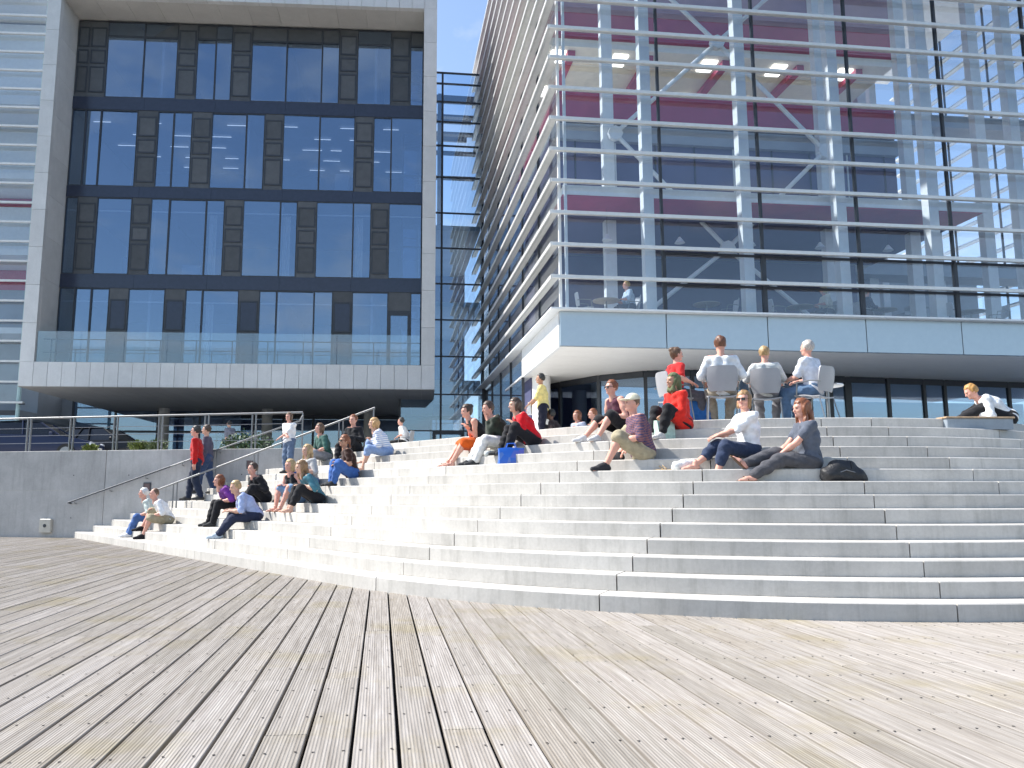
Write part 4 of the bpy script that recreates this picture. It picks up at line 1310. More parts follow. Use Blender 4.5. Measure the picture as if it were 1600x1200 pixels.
    for i in range(2):
        d = wri[i]-elb[i]; d = d/np.linalg.norm(d)
        pt = d+V(0, 0.15, -0.25)*(0.6 if pose == 'sit' else 0.1)
        fm = frame_to(pt, V(0, 0, 1)+rt*(0.2 if i == 0 else -0.2))
        Q = HP*s*1.02
        if i == 1: Q = Q*V(-1, 1, 1)
        fcs = HF if i == 0 else [tuple(reversed(f)) for f in HF]
        parts.append((Q @ fm.T+wri[i], fcs, 0))
    ffr = []
    for i in range(2):
        d = ank[i]-knees[i]
        fy = V(0.12 if i == 0 else -0.12, 1, 0)
        kd = V(knees[i][0]-hips[i][0], knees[i][1]-hips[i][1], 0)
        if pose == 'sit' and np.linalg.norm(kd) > 0.05: fy = kd/np.linalg.norm(kd)+V(0, 0.4, 0)
        fz = V(0, 0, 1)
        dn = -d/np.linalg.norm(d)
        if dn[2] < 0.55: fz = dn*0.45+V(0, 0, 0.6); 
        if dn[2] < 0.35: fy = fy*0.55+V(0, 0, 0.75)
        fy = fy/np.linalg.norm(fy)
        xx = np.cross(fy, fz); xx /= np.linalg.norm(xx); fz = np.cross(xx, fy)
        fm = np.stack([xx, fy, fz], 1)
        o = ank[i]-fm @ V(0, -0.02, 0.075)*s
        ffr.append((fm, o))
        parts.append((FOOT[0]*s*(V(-1, 1, 1) if i == 0 else V(1, 1, 1)) @ fm.T+o, FOOT[1] if i else [tuple(reversed(f)) for f in FOOT[1]], 0))
    P, F, M = merge(parts)
    body = link(bpy.data.objects.new('person', to_mesh('person', P, F, [skin(skin_t), M_EYE, hairmat(hair_c), M_LIP], M)))
    body.location = pos; body.rotation_euler = (0, 0, R(yaw))
    tag(body, label, 'person', group)
    seed = random.random()*9
    # ---- clothes
    g = 0.016*s
    if shirt is not None:
        tc = [(p, q, r0+g*0.7, r1+g*0.7) for p, q, r0, r1 in torso]
        if strap: tc = tc[:6]
        for i in range(2):
            if strap: break
            a_, b_ = sh[i], elb[i]
            if sleeve <= 0.5:
                tc.append((a_, a_+(b_-a_)*sleeve*1.9, 0.062*s*b, 0.060*s))
            else:
                tc.append((a_, b_, 0.062*s*b, 0.056*s))
                e2 = elb[i]+(wri[i]-elb[i])*min(1.0, (sleeve-0.5)*2)*0.95
                tc.append((b_, e2, 0.056*s, 0.044*s))
        if long_shirt:
            for i in range(2): tc.append((hips[i], hips[i]+(knees[i]-hips[i])*long_shirt, 0.118*s, 0.105*s))
        nk = neck; nd = bend
        def cutn(X, Y, Z, nk=nk, nd=nd): return (X-nk[0])*nd[0]+(Y-nk[1])*nd[1]+(Z-nk[2])*nd[2]+0.052*s
        me = to_mesh('shirt', *net_caps(tc, vox, 0.035*s, 0.0058, seed, cut=cutn), [shirt_m or cloth(shirt)])
        link(bpy.data.objects.new('shirt', me), body)
    if legs:
        lc = [(torso[0][0], torso[0][1], 0.122*s*b, 0.122*s*b), (Pv, Pv+up*0.10*s, 0.122*s*b, 0.112*s*b)]
        if legs == 'skirt':
            for i in range(2):
                e = hips[i]+(knees[i]-hips[i])*hem
                lc += [(hips[i], e, 0.108*s, 0.098*s)]
            lc += [((hips[0]+hips[1])/2, (hips[0]+(knees[0]-hips[0])*hem+hips[1]+(knees[1]-hips[1])*hem)/2, 0.10*s, 0.085*s)]
        else:
            wide = 1.28 if legs == 'shorts' else 1.0
            for i in range(2):
                if hem <= 0.5:
                    e = hips[i]+(knees[i]-hips[i])*hem*2
                    lc.append((hips[i], e, 0.102*s*b, 0.078*s*wide))
                else:
                    e = knees[i]+(ank[i]-knees[i])*min(1, (hem-0.5)*2)
                    lc += [(hips[i], knees[i], 0.102*s*b, 0.080*s*wide), (knees[i], knees[i]+(ank[i]-knees[i])*0.5, 0.080*s*wide, 0.072*s*wide), (knees[i]+(ank[i]-knees[i])*min(0.45, (hem-0.5)*2*0.5), e, 0.072*s*wide, 0.060*s*wide)] if hem > 0.8 else [(hips[i], knees[i], 0.102*s*b, 0.080*s*wide), (knees[i], e, 0.080*s*wide, 0.072*s*wide)]
        me = to_mesh(legs, *net_caps(lc, vox, 0.03*s, 0.006, seed+2), [cloth(leg_c)])
        link(bpy.data.objects.new(legs, me), body)
    if shoes:
        T = {'shoe': SHOE, 'sandal': SANDAL}[shoes]
        for i in range(2):
            fm, o = ffr[i]
            Q = T[0]*s*(V(-1, 1, 1) if i == 0 else V(1, 1, 1)) @ fm.T+o
            me = to_mesh('shoe', Q, T[1] if i else [tuple(reversed(f)) for f in T[1]], [cloth(shoe_c)])
            link(bpy.data.objects.new('shoe' if shoes == 'shoe' else 'sandal', me), body)
    def onhead(name, me):
        o = link(bpy.data.objects.new(name, me), body)
        mat = Matrix.Identity(4)
        for i in range(3):
            for j in range(3): mat[i][j] = Hm[i, j]*s
            mat[i][3] = neck[i]
        o.matrix_local = mat
        return o
    if hair_s:
        hm = scarf if hair_s == 'scarf' else None
        onhead('headscarf' if hair_s == 'scarf' else 'hair', to_mesh('hair', *HAIR[hair_s], [cloth(hm) if hm else hairmat(hair_c)]))
    if hat: onhead('cap', to_mesh('cap', *HAT, [cloth(hat)]))
    if glasses: onhead('sunglasses', GLASSES.copy())
    return body
# ---- who sits and stands where
def at_step(x, y):
    return (x, y, level((x, y))*RISE)
def stepfeet(pos, yaw, spec):
    """feet put down on whatever tread lies under them"""
    c, s_ = math.cos(R(yaw)), math.sin(R(yaw)); out = []
    for fx, fy in spec:
        w = (pos[0]+c*fx-s_*fy, pos[1]+s_*fx+c*fy)
        out.append((fx, fy, level(w)*RISE-pos[2]))
    return out
def sitter(label, xy, yaw, ff=((0.10, 0.56), (-0.10, 0.52)), **kw):
    pos = at_step(*xy)
    if 'feet' not in kw: kw['feet'] = stepfeet(pos, yaw, ff)
    return person(label, pos, yaw, **kw)
GS = 'people sitting on the steps'
BROWN, DBROWN, BLOND, GREY, AUBURN, BLACKH = (0.14, 0.08, 0.045), (0.06, 0.035, 0.022), (0.48, 0.33, 0.16), (0.42, 0.40, 0.38), (0.22, 0.075, 0.03), (0.02, 0.018, 0.016)
JEAN, NAVY, BLK, WHT, KHAKI = (0.06, 0.13, 0.33), (0.025, 0.032, 0.065), (0.015, 0.015, 0.018), (0.80, 0.80, 0.80), (0.36, 0.31, 0.21)

sitter('white-haired person in blue jeans sitting leftmost on the bottom steps', (-7.94, 20.22), 112, lean=26, shirt=(0.55, 0.62, 0.58), leg_c=JEAN, hair_s='short', hair_c=(0.7, 0.69, 0.66), shoe_c=(0.7, 0.7, 0.7), skin_t='pink', group=GS, ff=((0.12, 0.62), (-0.08, 0.58)))
sitter('person in khaki shorts and white tee beside the white-haired sitter', (-7.36, 19.49), 118, lean=28, shirt=WHT, legs='shorts', leg_c=KHAKI, hem=0.46, hair_s='crop', hair_c=BROWN, shoe_c=BLK, skin_t='pink', group=GS, ff=((0.14, 0.56), (-0.12, 0.55)))
sitter('brown-haired sitter in a purple tee behind the light blue shirt', (-5.28, 17.95), 122, lean=36, shirt=(0.20, 0.045, 0.30), leg_c=BLK, hair_s='bob', hair_c=AUBURN, skin_t='pink', group=GS)
sitter('blond man in a light blue tee and navy trousers leaning over his knees', (-4.42, 16.36), 112, lean=34, shirt=(0.36, 0.44, 0.68), leg_c=NAVY, hair_s='short', hair_c=BLOND, shoe_c=(0.55, 0.62, 0.68), group=GS, ff=((0.12, 0.66), (-0.10, 0.72)), head=(10, 10), hands=[(0.12, 0.50, 0.22), (-0.10, 0.52, 0.20)])
sitter('dark-haired man in a black long-sleeved top behind the purple tee', (-4.66, 17.88), 132, lean=24, shirt=BLK, sleeve=0.95, leg_c=BLK, hair_s='short', hair_c=DBROWN, skin_t='pink', group=GS)
sitter('blond woman in a black vest and denim shorts with bare legs', (-3.68, 16.80), 142, lean=18, shirt=BLK, strap=True, legs='shorts', leg_c=(0.22, 0.34, 0.50), hem=0.44, hair_s='bob', hair_c=BLOND, shoes='sandal', shoe_c=(0.4, 0.25, 0.15), skin_t='pink', group=GS, slim=0.92, ff=((0.08, 0.50), (-0.10, 0.52)))
sitter('long-haired sitter in a teal tee and black trousers, bare feet', (-3.12, 16.02), 118, lean=28, shirt=(0.055, 0.17, 0.22), leg_c=BLK, hem=0.86, hair_s='long', hair_c=(0.26, 0.15, 0.07), shoes=None, group=GS, ff=((0.10, 0.54), (-0.10, 0.56)), head=(8, 8))
sitter('blond long-haired sitter in pale grey behind the teal tee', (-3.62, 17.86), 135, lean=10, shirt=(0.45, 0.45, 0.44), leg_c=JEAN, hair_s='long', hair_c=BLOND, group=GS, vox=0.019)
sitter('woman in a dark brown top and blue jeans with white cardigan', (-2.60, 17.07), 108, lean=14, shirt=(0.045, 0.020, 0.015), sleeve=0.35, leg_c=(0.05, 0.13, 0.38), hair_s='tail', hair_c=AUBURN, glasses=True, skin_t='tan', group=GS, ff=((0.10, 0.42), (-0.12, 0.40)), hands=[(0.16, 0.30, 0.30), (-0.14, 0.30, 0.34)], knee_out=(0.4, 0.7), head=(20, 0))
sitter('blonde woman in a white and blue striped long-sleeved shirt', (-1.98, 18.07), 104, lean=26, shirt=WHT, sleeve=0.92, shirt_m=pattern_cloth('blue striped cotton', (0.80, 0.81, 0.83), (0.38, 0.45, 0.62), 7.0), leg_c=(0.24, 0.34, 0.55), hem=0.62, hair_s='bob', hair_c=(0.50, 0.30, 0.13), shoes=None, group=GS, ff=((0.10, 0.50), (-0.10, 0.55)), hands=[(0.05, 0.36, 0.36), (-0.04, 0.36, 0.36)])
sitter('sitter in a dark green top behind the handrail', (-3.72, 20.10), 128, lean=16, shirt=(0.05, 0.13, 0.11), leg_c=(0.3, 0.3, 0.32), hair_s='bob', hair_c=BROWN, skin_t='pink', group=GS, vox=0.02)
sitter('red-haired sitter in a black jacket beside the handrail top', (-2.98, 19.93), 150, lean=6, shirt=BLK, sleeve=0.95, leg_c=BLK, hair_s='short', hair_c=AUBURN, skin_t='pink', group=GS, vox=0.02)
sitter('woman in a black vest and orange skirt hugging her arms', (0.15, 15.39), 108, lean=26, shirt=BLK, strap=True, legs='skirt', leg_c=(0.62, 0.10, 0.012), hem=0.92, hair_s='bun', hair_c=DBROWN, shoes='sandal', shoe_c=(0.2, 0.1, 0.08), skin_t='pink', group=GS, slim=0.92, ff=((0.06, 0.68), (-0.06, 0.64)), hands=[(-0.02, 0.30, 0.38), (0.03, 0.30, 0.42)], head=(6, 8))
sitter('person in a dark hooded top and white trousers with hands at the face', (0.56, 14.87), 106, lean=26, shirt=(0.03, 0.04, 0.03), sleeve=0.95, leg_c=(0.74, 0.73, 0.70), hair_s='short', hair_c=DBROWN, skin_t='pink', group=GS, ff=((0.08, 0.66), (-0.08, 0.60)), hands=[(0.03, 0.34, 0.52), (-0.03, 0.34, 0.52)], head=(4, 10))
sitter('dark-haired woman in a bright red tee and black trousers', (1.02, 14.32), 104, lean=26, shirt=(0.62, 0.010, 0.020), leg_c=BLK, hair_s='bob', hair_c=DBROWN, skin_t='fair', group=GS, ff=((0.10, 0.56), (-0.10, 0.50)), hands=[(0.10, 0.34, 0.24), (-0.02, 0.36, 0.40)], head=(6, 4))
sitter('man with sunglasses in a dark vest and black shorts', (2.52, 13.62), 116, lean=18, shirt=(0.10, 0.03, 0.05), strap=True, legs='shorts', leg_c=BLK, hem=0.46, hair_s='short', hair_c=AUBURN, glasses=True, skin_t='pink', shoe_c=(0.6, 0.6, 0.6), group=GS, ff=((0.12, 0.72), (-0.10, 0.60)), hands=[(0.12, 0.34, 0.22), (-0.10, 0.34, 0.24)])
sitter('man in a beige cap, plaid shirt and khaki shorts', (2.52, 12.07), 96, lean=10, shirt=(0.1, 0.1, 0.15), sleeve=0.5, shirt_m=pattern_cloth('plaid shirt', (0.035, 0.04, 0.11), (0.24, 0.10, 0.10), 9.0, 0.3, True), legs='shorts', leg_c=KHAKI, hem=0.49, hair_s='crop', hair_c=BROWN, hat=(0.62, 0.58, 0.44), shoe_c=(0.03, 0.03, 0.035), skin_t='pink', group=GS, size=1.07, slim=1.12,
       feet=[(0.20, 0.30, 0.0), (-0.08, 0.60, -0.172)], knee_out=(0.9, 0.1), hands=[(0.20, 0.22, 0.16), (-0.14, 0.36, 0.30)], vox=0.0145)
sitter('woman in a green headscarf and long red tunic with black leggings', (3.34, 12.96), 112, lean=10, shirt=(0.66, 0.028, 0.018), sleeve=0.9, long_shirt=0.62, leg_c=BLK, hem=0.9, hair_s='scarf', scarf=(0.13, 0.15, 0.075), shoe_c=(0.6, 0.58, 0.55), skin_t='tan', group=GS, ff=((0.08, 0.52), (-0.10, 0.46)), hands=[(0.08, 0.32, 0.22), (-0.06, 0.34, 0.24)], vox=0.0145)
sitter('woman in a white tee, sunglasses and rolled jeans clasping her knee', (3.92, 11.50), 100, lean=2, shirt=(0.85, 0.85, 0.86), leg_c=(0.03, 0.045, 0.09), hem=0.74, hair_s='bob', hair_c=(0.34, 0.20, 0.09), glasses=True, shoes=None, skin_t='pink', group=GS, size=1.03, slim=0.95,
       feet=[(0.06, 0.80, -0.172), (-0.14, 0.60, -0.344)], knee_out=(0.1, 0.2), hands=[(0.10, 0.46, 0.32), (0.0, 0.47, 0.32)], head=(38, 0), vox=0.0145, arm_pole=[(0.5, -0.2, -0.9), (-0.5, -0.2, -0.9)])
sitter('auburn-haired woman in a grey tee stretching her legs along the step', (4.58, 11.02), 92, lean=4, shirt=(0.10, 0.115, 0.15), sleeve=0.3, leg_c=(0.075, 0.075, 0.085), hair_s='long', hair_c=AUBURN, shoes='sandal', shoe_c=(0.10, 0.055, 0.03), skin_t='pink', group=GS, size=1.03, slim=0.95,
       feet=[(0.06, 0.86, 0.0), (-0.10, 0.84, -0.172)], knee_out=(0.1, 0.1), hands=[(0.05, 0.42, 0.20), (-0.04, 0.42, 0.20)], head=(8, 6), vox=0.0145)

# on their feet
person('person in a red jacket and dark jeans walking down the steps', at_step(-7.33, 21.24), 98, pose='stand', size=1.1, lean=4, shirt=(0.48, 0.012, 0.012), sleeve=0.97, leg_c=(0.02, 0.028, 0.055), hair_s='short', hair_c=BLACKH, skin_t='pink', feet=[(0.09, 0.20, 0.0), (-0.09, -0.16, 0.03)], hands=[(0.22, 0.12, 0.96), (-0.24, 0.02, 0.94)])
person('walker in a grey-purple jacket and jeans just behind the red jacket', at_step(-7.30, 21.95), 100, pose='stand', size=1.05, lean=3, shirt=(0.10, 0.09, 0.13), sleeve=0.97, leg_c=(0.05, 0.08, 0.16), hair_s='short', hair_c=DBROWN, skin_t='fair', feet=[(0.09, -0.2, 0.02), (-0.09, 0.22, 0.0)], hands=[(0.22, 0.02, 0.84), (-0.2, 0.10, 0.86)])
sp = at_step(-4.63, 20.0)
person('person in a white tee standing with folded arms by the wall railing', sp, 150, pose='stand', size=0.84, lean=2, shirt=WHT, leg_c=(0.12, 0.17, 0.26), hair_s='bob', hair_c=BROWN, skin_t='pink', hands=[(-0.10, 0.20, 0.92), (0.10, 0.22, 0.89)], vox=0.02)
person('man in a yellow shirt and dark jeans standing on the terrace', (1.70, 19.9, TERR), 84, pose='stand', size=1.0, lean=4, shirt=(0.72, 0.58, 0.22), sleeve=0.5, leg_c=(0.015, 0.016, 0.03), hair_s='short', hair_c=BLACKH, skin_t='tan', hands=[(0.12, 0.36, 0.98), (-0.10, 0.36, 1.02)], vox=0.019)
person('distant dark-clad person standing behind the railing under the overhang', (-9.9, 32.6, TERR), 60, pose='stand', size=1.0, shirt=(0.2, 0.2, 0.24), leg_c=BLK, hair_s='short', hair_c=BLACKH, hands=[(0.2, 0.1, 0.86), (-0.2, 0.1, 0.86)], vox=0.024)

# sitting on the terrace floor further back
FL = 'people sitting on the terrace floor'
fk = dict(feet=[(0.10, 0.62, 0.0), (-0.10, 0.55, 0.0)], vox=0.02, group=FL)
person('dark-haired person in dark clothes sitting on the terrace behind the yellow shirt', (2.08, 19.9, TERR), 70, lean=16, shirt=(0.03, 0.02, 0.02), sleeve=0.9, leg_c=BLK, hair_s='short', hair_c=BLACKH, skin_t='dark', **fk)
person('person in a pale blue patterned top sitting left of a pair on the terrace', (2.72, 20.5, TERR), 120, lean=10, shirt=(0.35, 0.40, 0.52), leg_c=(0.6, 0.6, 0.6), hair_s='bob', hair_c=AUBURN, skin_t='pink', **fk)
person('person in an olive top sitting right of a pair on the terrace', (3.10, 19.9, TERR), 100, lean=14, shirt=(0.16, 0.17, 0.12), leg_c=(0.3, 0.3, 0.3), hair_s='short', hair_c=AUBURN, skin_t='pink', **fk)
person('person in a white shirt with fair hair reading on the terrace at far right', (9.15, 13.75, TERR), 74, lean=42, shirt=WHT, sleeve=0.8, leg_c=BLK, hair_s='short', hair_c=(0.45, 0.24, 0.07), skin_t='pink', feet=[(0.12, 0.74, 0.0), (-0.08, 0.78, 0.0)], hands=[(0.06, 0.50, 0.16), (-0.08, 0.50, 0.16)], head=(0, 28), pelvis_up=0.09)

# ---- chairs on the terrace
M_SHELL = plain('light grey chair shell', (0.34, 0.34, 0.355), 0.45, 0.0, 0.05)
def chair(loc, yaw, label, group=None, grey=None):
    c = empty('chair', loc, R(yaw)); tag(c, label, 'chair', group)
    mt = grey or M_SHELL
    def shell(name, rows):
        m = MB(); n = len(rows[0]); vs = []; fs = []
        for t in (0, 1):
            for row in rows:
                for p, nn in row: vs.append(tuple(np.array(p)+np.array(nn)*0.018*t))
        k = len(rows)
        for i in range(k-1):
            for j in range(n-1):
                q = i*n+j; o = k*n
                fs += [(q, q+n, q+n+1, q+1), (o+q, o+q+1, o+q+n+1, o+q+n)]
        for i in range(k-1):
            for j in (0, n-1):
                q = i*n+j; o = k*n; f = (q, q+n, o+q+n, o+q); fs.append(f if j == n-1 else f[::-1])
        for j in range(n-1):
            for i in (0, k-1):
                q = i*n+j; o = k*n; f = (q, q+1, o+q+1, o+q); fs.append(f if i == 0 else f[::-1])
        m.add(vs, fs, True); return m.build(name, mt, c)
    W = 0.25
    shell('seat', [[((x*W*(0.92 if y < -0.15 else 1), y, 0.44+0.018*x*x-0.03*(y < 0)), (0, 0, -1)) for x in (-1, -0.5, 0, 0.5, 1)] for y in (-0.21, -0.1, 0.05, 0.18, 0.23)])
    shell('backrest', [[((x*W*wd, -0.22-0.14*(z-0.46)+0.05*x*x, z), (0, -1, 0)) for x in (-1, -0.5, 0, 0.5, 1)] for z, wd in ((0.50, 0.82), (0.62, 0.98), (0.76, 1.0), (0.88, 0.94), (0.92, 0.8))])
    for sx in (-1, 1):
        m = MB(); m.tube([(sx*0.25, 0.24, 0), (sx*0.235, 0.19, 0.42), (sx*0.20, 0.15, 0.425)], 0.012, 6); m.build('leg', M_STEEL, c)
        m = MB(); m.tube([(sx*0.25, -0.30, 0), (sx*0.225, -0.20, 0.40), (sx*0.20, -0.17, 0.41)], 0.012, 6); m.build('leg', M_STEEL, c)
        m = MB(); m.tube([(sx*0.25, 0.19, 0.42), (sx*0.285, 0.15, 0.66), (sx*0.285, -0.10, 0.68), (sx*0.25, -0.26, 0.66)], 0.013, 6); m.build('armrest', M_STEEL, c)
    return c
CG = 'people in chairs at the top of the stairs'
def in_chair(label, clabel, xy, yaw, **kw):
    chair((*xy, TERR), yaw, clabel, 'chairs at the top of the stairs', kw.pop('shell', None))
    kw.setdefault('feet', [(0.12, 0.42, -0.455), (-0.12, 0.46, -0.455)])
    kw.setdefault('hands', [(0.27, 0.20, 0.26), (-0.27, 0.20, 0.26)])
    return person(label, (xy[0], xy[1], TERR+0.455), yaw, group=CG, **kw)
in_chair('brown-haired man in a white shirt seen from behind in a chair', 'grey chair seen from behind under the brown-haired man', (4.16, 13.42), -14, lean=-8, shirt=(0.72, 0.74, 0.76), sleeve=0.72, leg_c=(0.32, 0.28, 0.22), hair_s='short', hair_c=(0.15, 0.06, 0.03), skin_t='pink', size=1.06, vox=0.0145)
in_chair('fair-haired person in pale grey in the middle chair, seen from behind', 'grey chair between the two men at the stair top', (5.02, 13.72), -22, lean=-4, size=0.94, shirt=(0.55, 0.57, 0.56), leg_c=(0.2, 0.2, 0.22), hair_s='short', hair_c=(0.42, 0.27, 0.12), skin_t='pink', hands=[(0.16, 0.24, 0.46), (-0.27, 0.18, 0.28)], head=(-10, 0))
in_chair('grey-haired man in a light shirt and jeans turned left in the right chair', 'grey chair under the grey-haired man', (5.74, 13.46), 38, lean=6, shirt=(0.68, 0.70, 0.76), sleeve=0.45, leg_c=(0.10, 0.17, 0.28), hair_s='short', hair_c=(0.50, 0.45, 0.40), skin_t='pink', hands=[(0.20, 0.40, 0.30), (-0.14, 0.42, 0.28)], size=1.02)
in_chair('person in a red top sitting behind the headscarf, facing away', 'chair behind the woman in the red tunic', (3.50, 13.98), -78, lean=4, shirt=(0.55, 0.02, 0.02), sleeve=0.4, leg_c=(0.1, 0.1, 0.12), hair_s='bun', hair_c=BROWN, skin_t='pink', size=0.98)
in_chair('person in white sitting in a chair far back by the glass link', 'chair far back by the glass link', (-2.35, 27.0), 80, lean=12, shirt=WHT, leg_c=BLK, hair_s='short', hair_c=BLACKH, skin_t='pink', vox=0.022)

def table(loc, label, r=0.36, h=0.72, top=None, group=None):
    t = empty('table', loc); tag(t, label, 'table', group)
    m = MB(); m.lathe([(r-0.012, h-0.03), (r, h-0.02), (r, h-0.006), (r-0.006, h)], 28); m.build('table_top', top or M_WHITE, t)
    m = MB(); m.tube([(0, 0, 0.03), (0, 0, h-0.03)], 0.028, 10); m.build('stem', M_STEEL, t)
    m = MB(); m.lathe([(0.21, 0), (0.21, 0.012), (0.05, 0.03)], 20); m.build('base', M_STEEL, t)
    return t
table((6.24, 14.1, TERR), 'white round table at the right elbow of the grey-haired man', 0.27)

# ---- bags and small things on the steps
def lump(name, caps, mat, loc, yaw, label, cat, h=0.016, fold=0.006, k=0.05, cut=None):
    P, F = net_caps(caps, h, k, fold, random.random()*5, cut=cut)
    o = link(bpy.data.objects.new(name, to_mesh(name, P, F, [mat])))
    o.location = loc; o.rotation_euler = (0, 0, R(yaw))
    tag(o, label, cat); return o
zf = lambda X, Y, Z: -Z
bp = lump('backpack', [(V(-0.20, 0, 0.09), V(0.18, 0.0, 0.08), 0.11, 0.10), (V(-0.08, 0.02, 0.17), V(0.08, 0.02, 0.18), 0.12, 0.10), (V(0.16, -0.02, 0.06), V(0.26, -0.02, 0.04), 0.08, 0.05)], plain('black nylon', (0.016, 0.016, 0.018), 0.55, 0, 0.3, 30, 0.6, 40), at_step(4.92, 10.78), 4, 'black nylon backpack slumped on the step beside the grey tee', 'backpack', cut=zf)
for x0 in (-0.10, 0.06):
    m = MB(); m.tube([(x0, -0.10, 0.16), (x0+0.02, -0.05, 0.26), (x0+0.04, 0.03, 0.27), (x0+0.05, 0.09, 0.20)], 0.011, 6); m.build('strap', cloth((0.02, 0.02, 0.022)), bp)
m = MB(); m.tube([(-0.16, -0.10, 0.10), (-0.02, -0.115, 0.15), (0.14, -0.10, 0.11)], 0.006, 5); m.build('zip', M_STEEL, bp)

def tote(loc, yaw, label, w, d, h, mat):
    t = empty('tote_bag', loc, R(yaw)); tag(t, label, 'bag')
    m = MB(); vs = []
    rows = [(0, 1.0, 1.0), (0.03, 1.04, 1.05), (0.5, 1.02, 1.0), (0.85, 1.06, 0.7), (1.0, 1.08, 0.45)]
    for fz, fw_, fd in rows:
        for x, y in ((-1, -0.8), (-0.4, -1), (0.4, -1), (1, -0.8), (1, 0.8), (0.4, 1), (-0.4, 1), (-1, 0.8)):
            vs.append((x*w/2*fw_+random.uniform(-0.008, 0.008), y*d/2*fd, fz*h+(random.uniform(-0.012, 0.012) if fz > 0.4 else 0)))
    fs = [tuple(range(7, -1, -1)), tuple(range(32, 40))]
    for i in range(4):
        for j in range(8):
            fs.append((i*8+j, i*8+(j+1) % 8, (i+1)*8+(j+1) % 8, (i+1)*8+j))
    m.add(vs, fs, True); m.build('bag_body', mat, t)
    for sy in (-1, 1):
        m = MB(); m.tube([(-w*0.22, sy*d*0.2, h*0.97), (-w*0.16, sy*d*0.24, h*1.28), (w*0.14, sy*d*0.24, h*1.30), (w*0.22, sy*d*0.2, h*0.97)], 0.008, 5); m.build('handle', mat, t)
    return t
mb, nt, bb = nodes('printed blue plastic')
geo = mk(nt, 'ShaderNodeTexCoord'); vo = mk(nt, 'ShaderNodeTexVoronoi', Scale=7.0)
nt.links.new(geo.outputs['Object'], vo.inputs['Vector'])
c_ = ramp(nt, vo.outputs['Color'], [(0.0, (0.02, 0.12, 0.55)), (0.62, (0.02, 0.14, 0.60)), (0.68, (0.70, 0.16, 0.03)), (0.80, (0.03, 0.20, 0.60)), (0.9, (0.6, 0.6, 0.62))])
nt.links.new(c_, bb.inputs['Base Color']); bb.inputs['Roughness'].default_value = 0.35
tote(at_step(0.62, 13.92), 10, 'blue printed shopping bag on the step before the red tee', 0.42, 0.18, 0.28, mb)
tote(at_step(3.02, 12.80), 20, 'pale green cloth bag leaning by the red tunic', 0.30, 0.18, 0.30, cloth((0.50, 0.66, 0.56)))
tote((3.95, 13.95, TERR), 0, 'blue cloth bag standing behind the chairs', 0.36, 0.2, 0.42, cloth((0.03, 0.13, 0.38)))
lump('towel', [(V(-0.16, 0, 0.05), V(0.12, 0.04, 0.05), 0.07, 0.06), (V(-0.02, 0.02, 0.09), V(0.1, 0.0, 0.1), 0.07, 0.05)], cloth((0.78, 0.78, 0.76)), at_step(3.02, 11.55), 20, 'crumpled white towel at the bare feet of the white tee', 'towel', cut=zf)
lump('towel', [(V(-0.18, 0, 0.04), V(0.16, 0.0, 0.04), 0.05, 0.05), (V(0.0, 0.05, 0.05), V(0.12, 0.05, 0.06), 0.06, 0.05)], cloth((0.60, 0.63, 0.60)), at_step(0.30, 14.66), 60, 'crumpled pale cloth between the orange skirt and the white trousers', 'towel', cut=zf)
def bottle(loc, label):
    b = empty('bottle', loc); tag(b, label, 'bottle')
    m = MB(); m.lathe([(0.028, 0), (0.033, 0.01), (0.033, 0.13), (0.028, 0.16), (0.012, 0.19), (0.012, 0.2)], 12); m.build('bottle_body', glass('bottle plastic', (0.80, 0.88, 0.95), 1.4, 0.05), b)
    m = MB(); m.lathe([(0.014, 0.2), (0.014, 0.222)], 10); m.build('lid', plain('blue lid', (0.05, 0.2, 0.6), 0.4), b)
bottle(at_step(2.62, 13.18), 'clear water bottle with blue lid beside the black shorts')
def shoe_pair(loc, yaw, label, col):
    e = empty('sandal_pair', loc, R(yaw)); tag(e, label, 'sandals')
    for sx in (-1, 1):
        o = link(bpy.data.objects.new('sandal', to_mesh('sandal', SANDAL[0]*V(-sx, 1, 1)+V(sx*0.06, 0.03*sx, 0.004), SANDAL[1] if sx < 0 else [tuple(reversed(f)) for f in SANDAL[1]], [cloth(col)])), e)
shoe_pair(at_step(2.78, 11.62), 70, 'pair of tan sandals left on the step by the white tee', (0.45, 0.30, 0.14))
# low bench pad with things at the right end of the terrace edge
e = empty('bench', (8.05, 12.86, 13*RISE), R(3)); tag(e, 'low grey bench with a timber top at the right stair head', 'bench')
m = MB(); m.bevbox((-0.55, -0.10, 0), (0.55, 0.14, 0.175), 0.01); m.build('plinth', plain('blue-grey plinth', (0.26, 0.30, 0.34), 0.6), e)
for i in range(3):
    m = MB(); m.bevbox((-0.57, -0.12+i*0.094, 0.175), (0.57, -0.12+i*0.094+0.088, 0.20), 0.006); m.build('slat', plain('tan timber', (0.45, 0.31, 0.19), 0.6, 0, 0.2, 20), e)

# ---- white carrier bag held by the man in yellow
tote((1.36, 19.98, TERR+0.78), 80, 'white carrier bag held by the man in the yellow shirt', 0.26, 0.12, 0.24, cloth((0.78, 0.78, 0.76)))

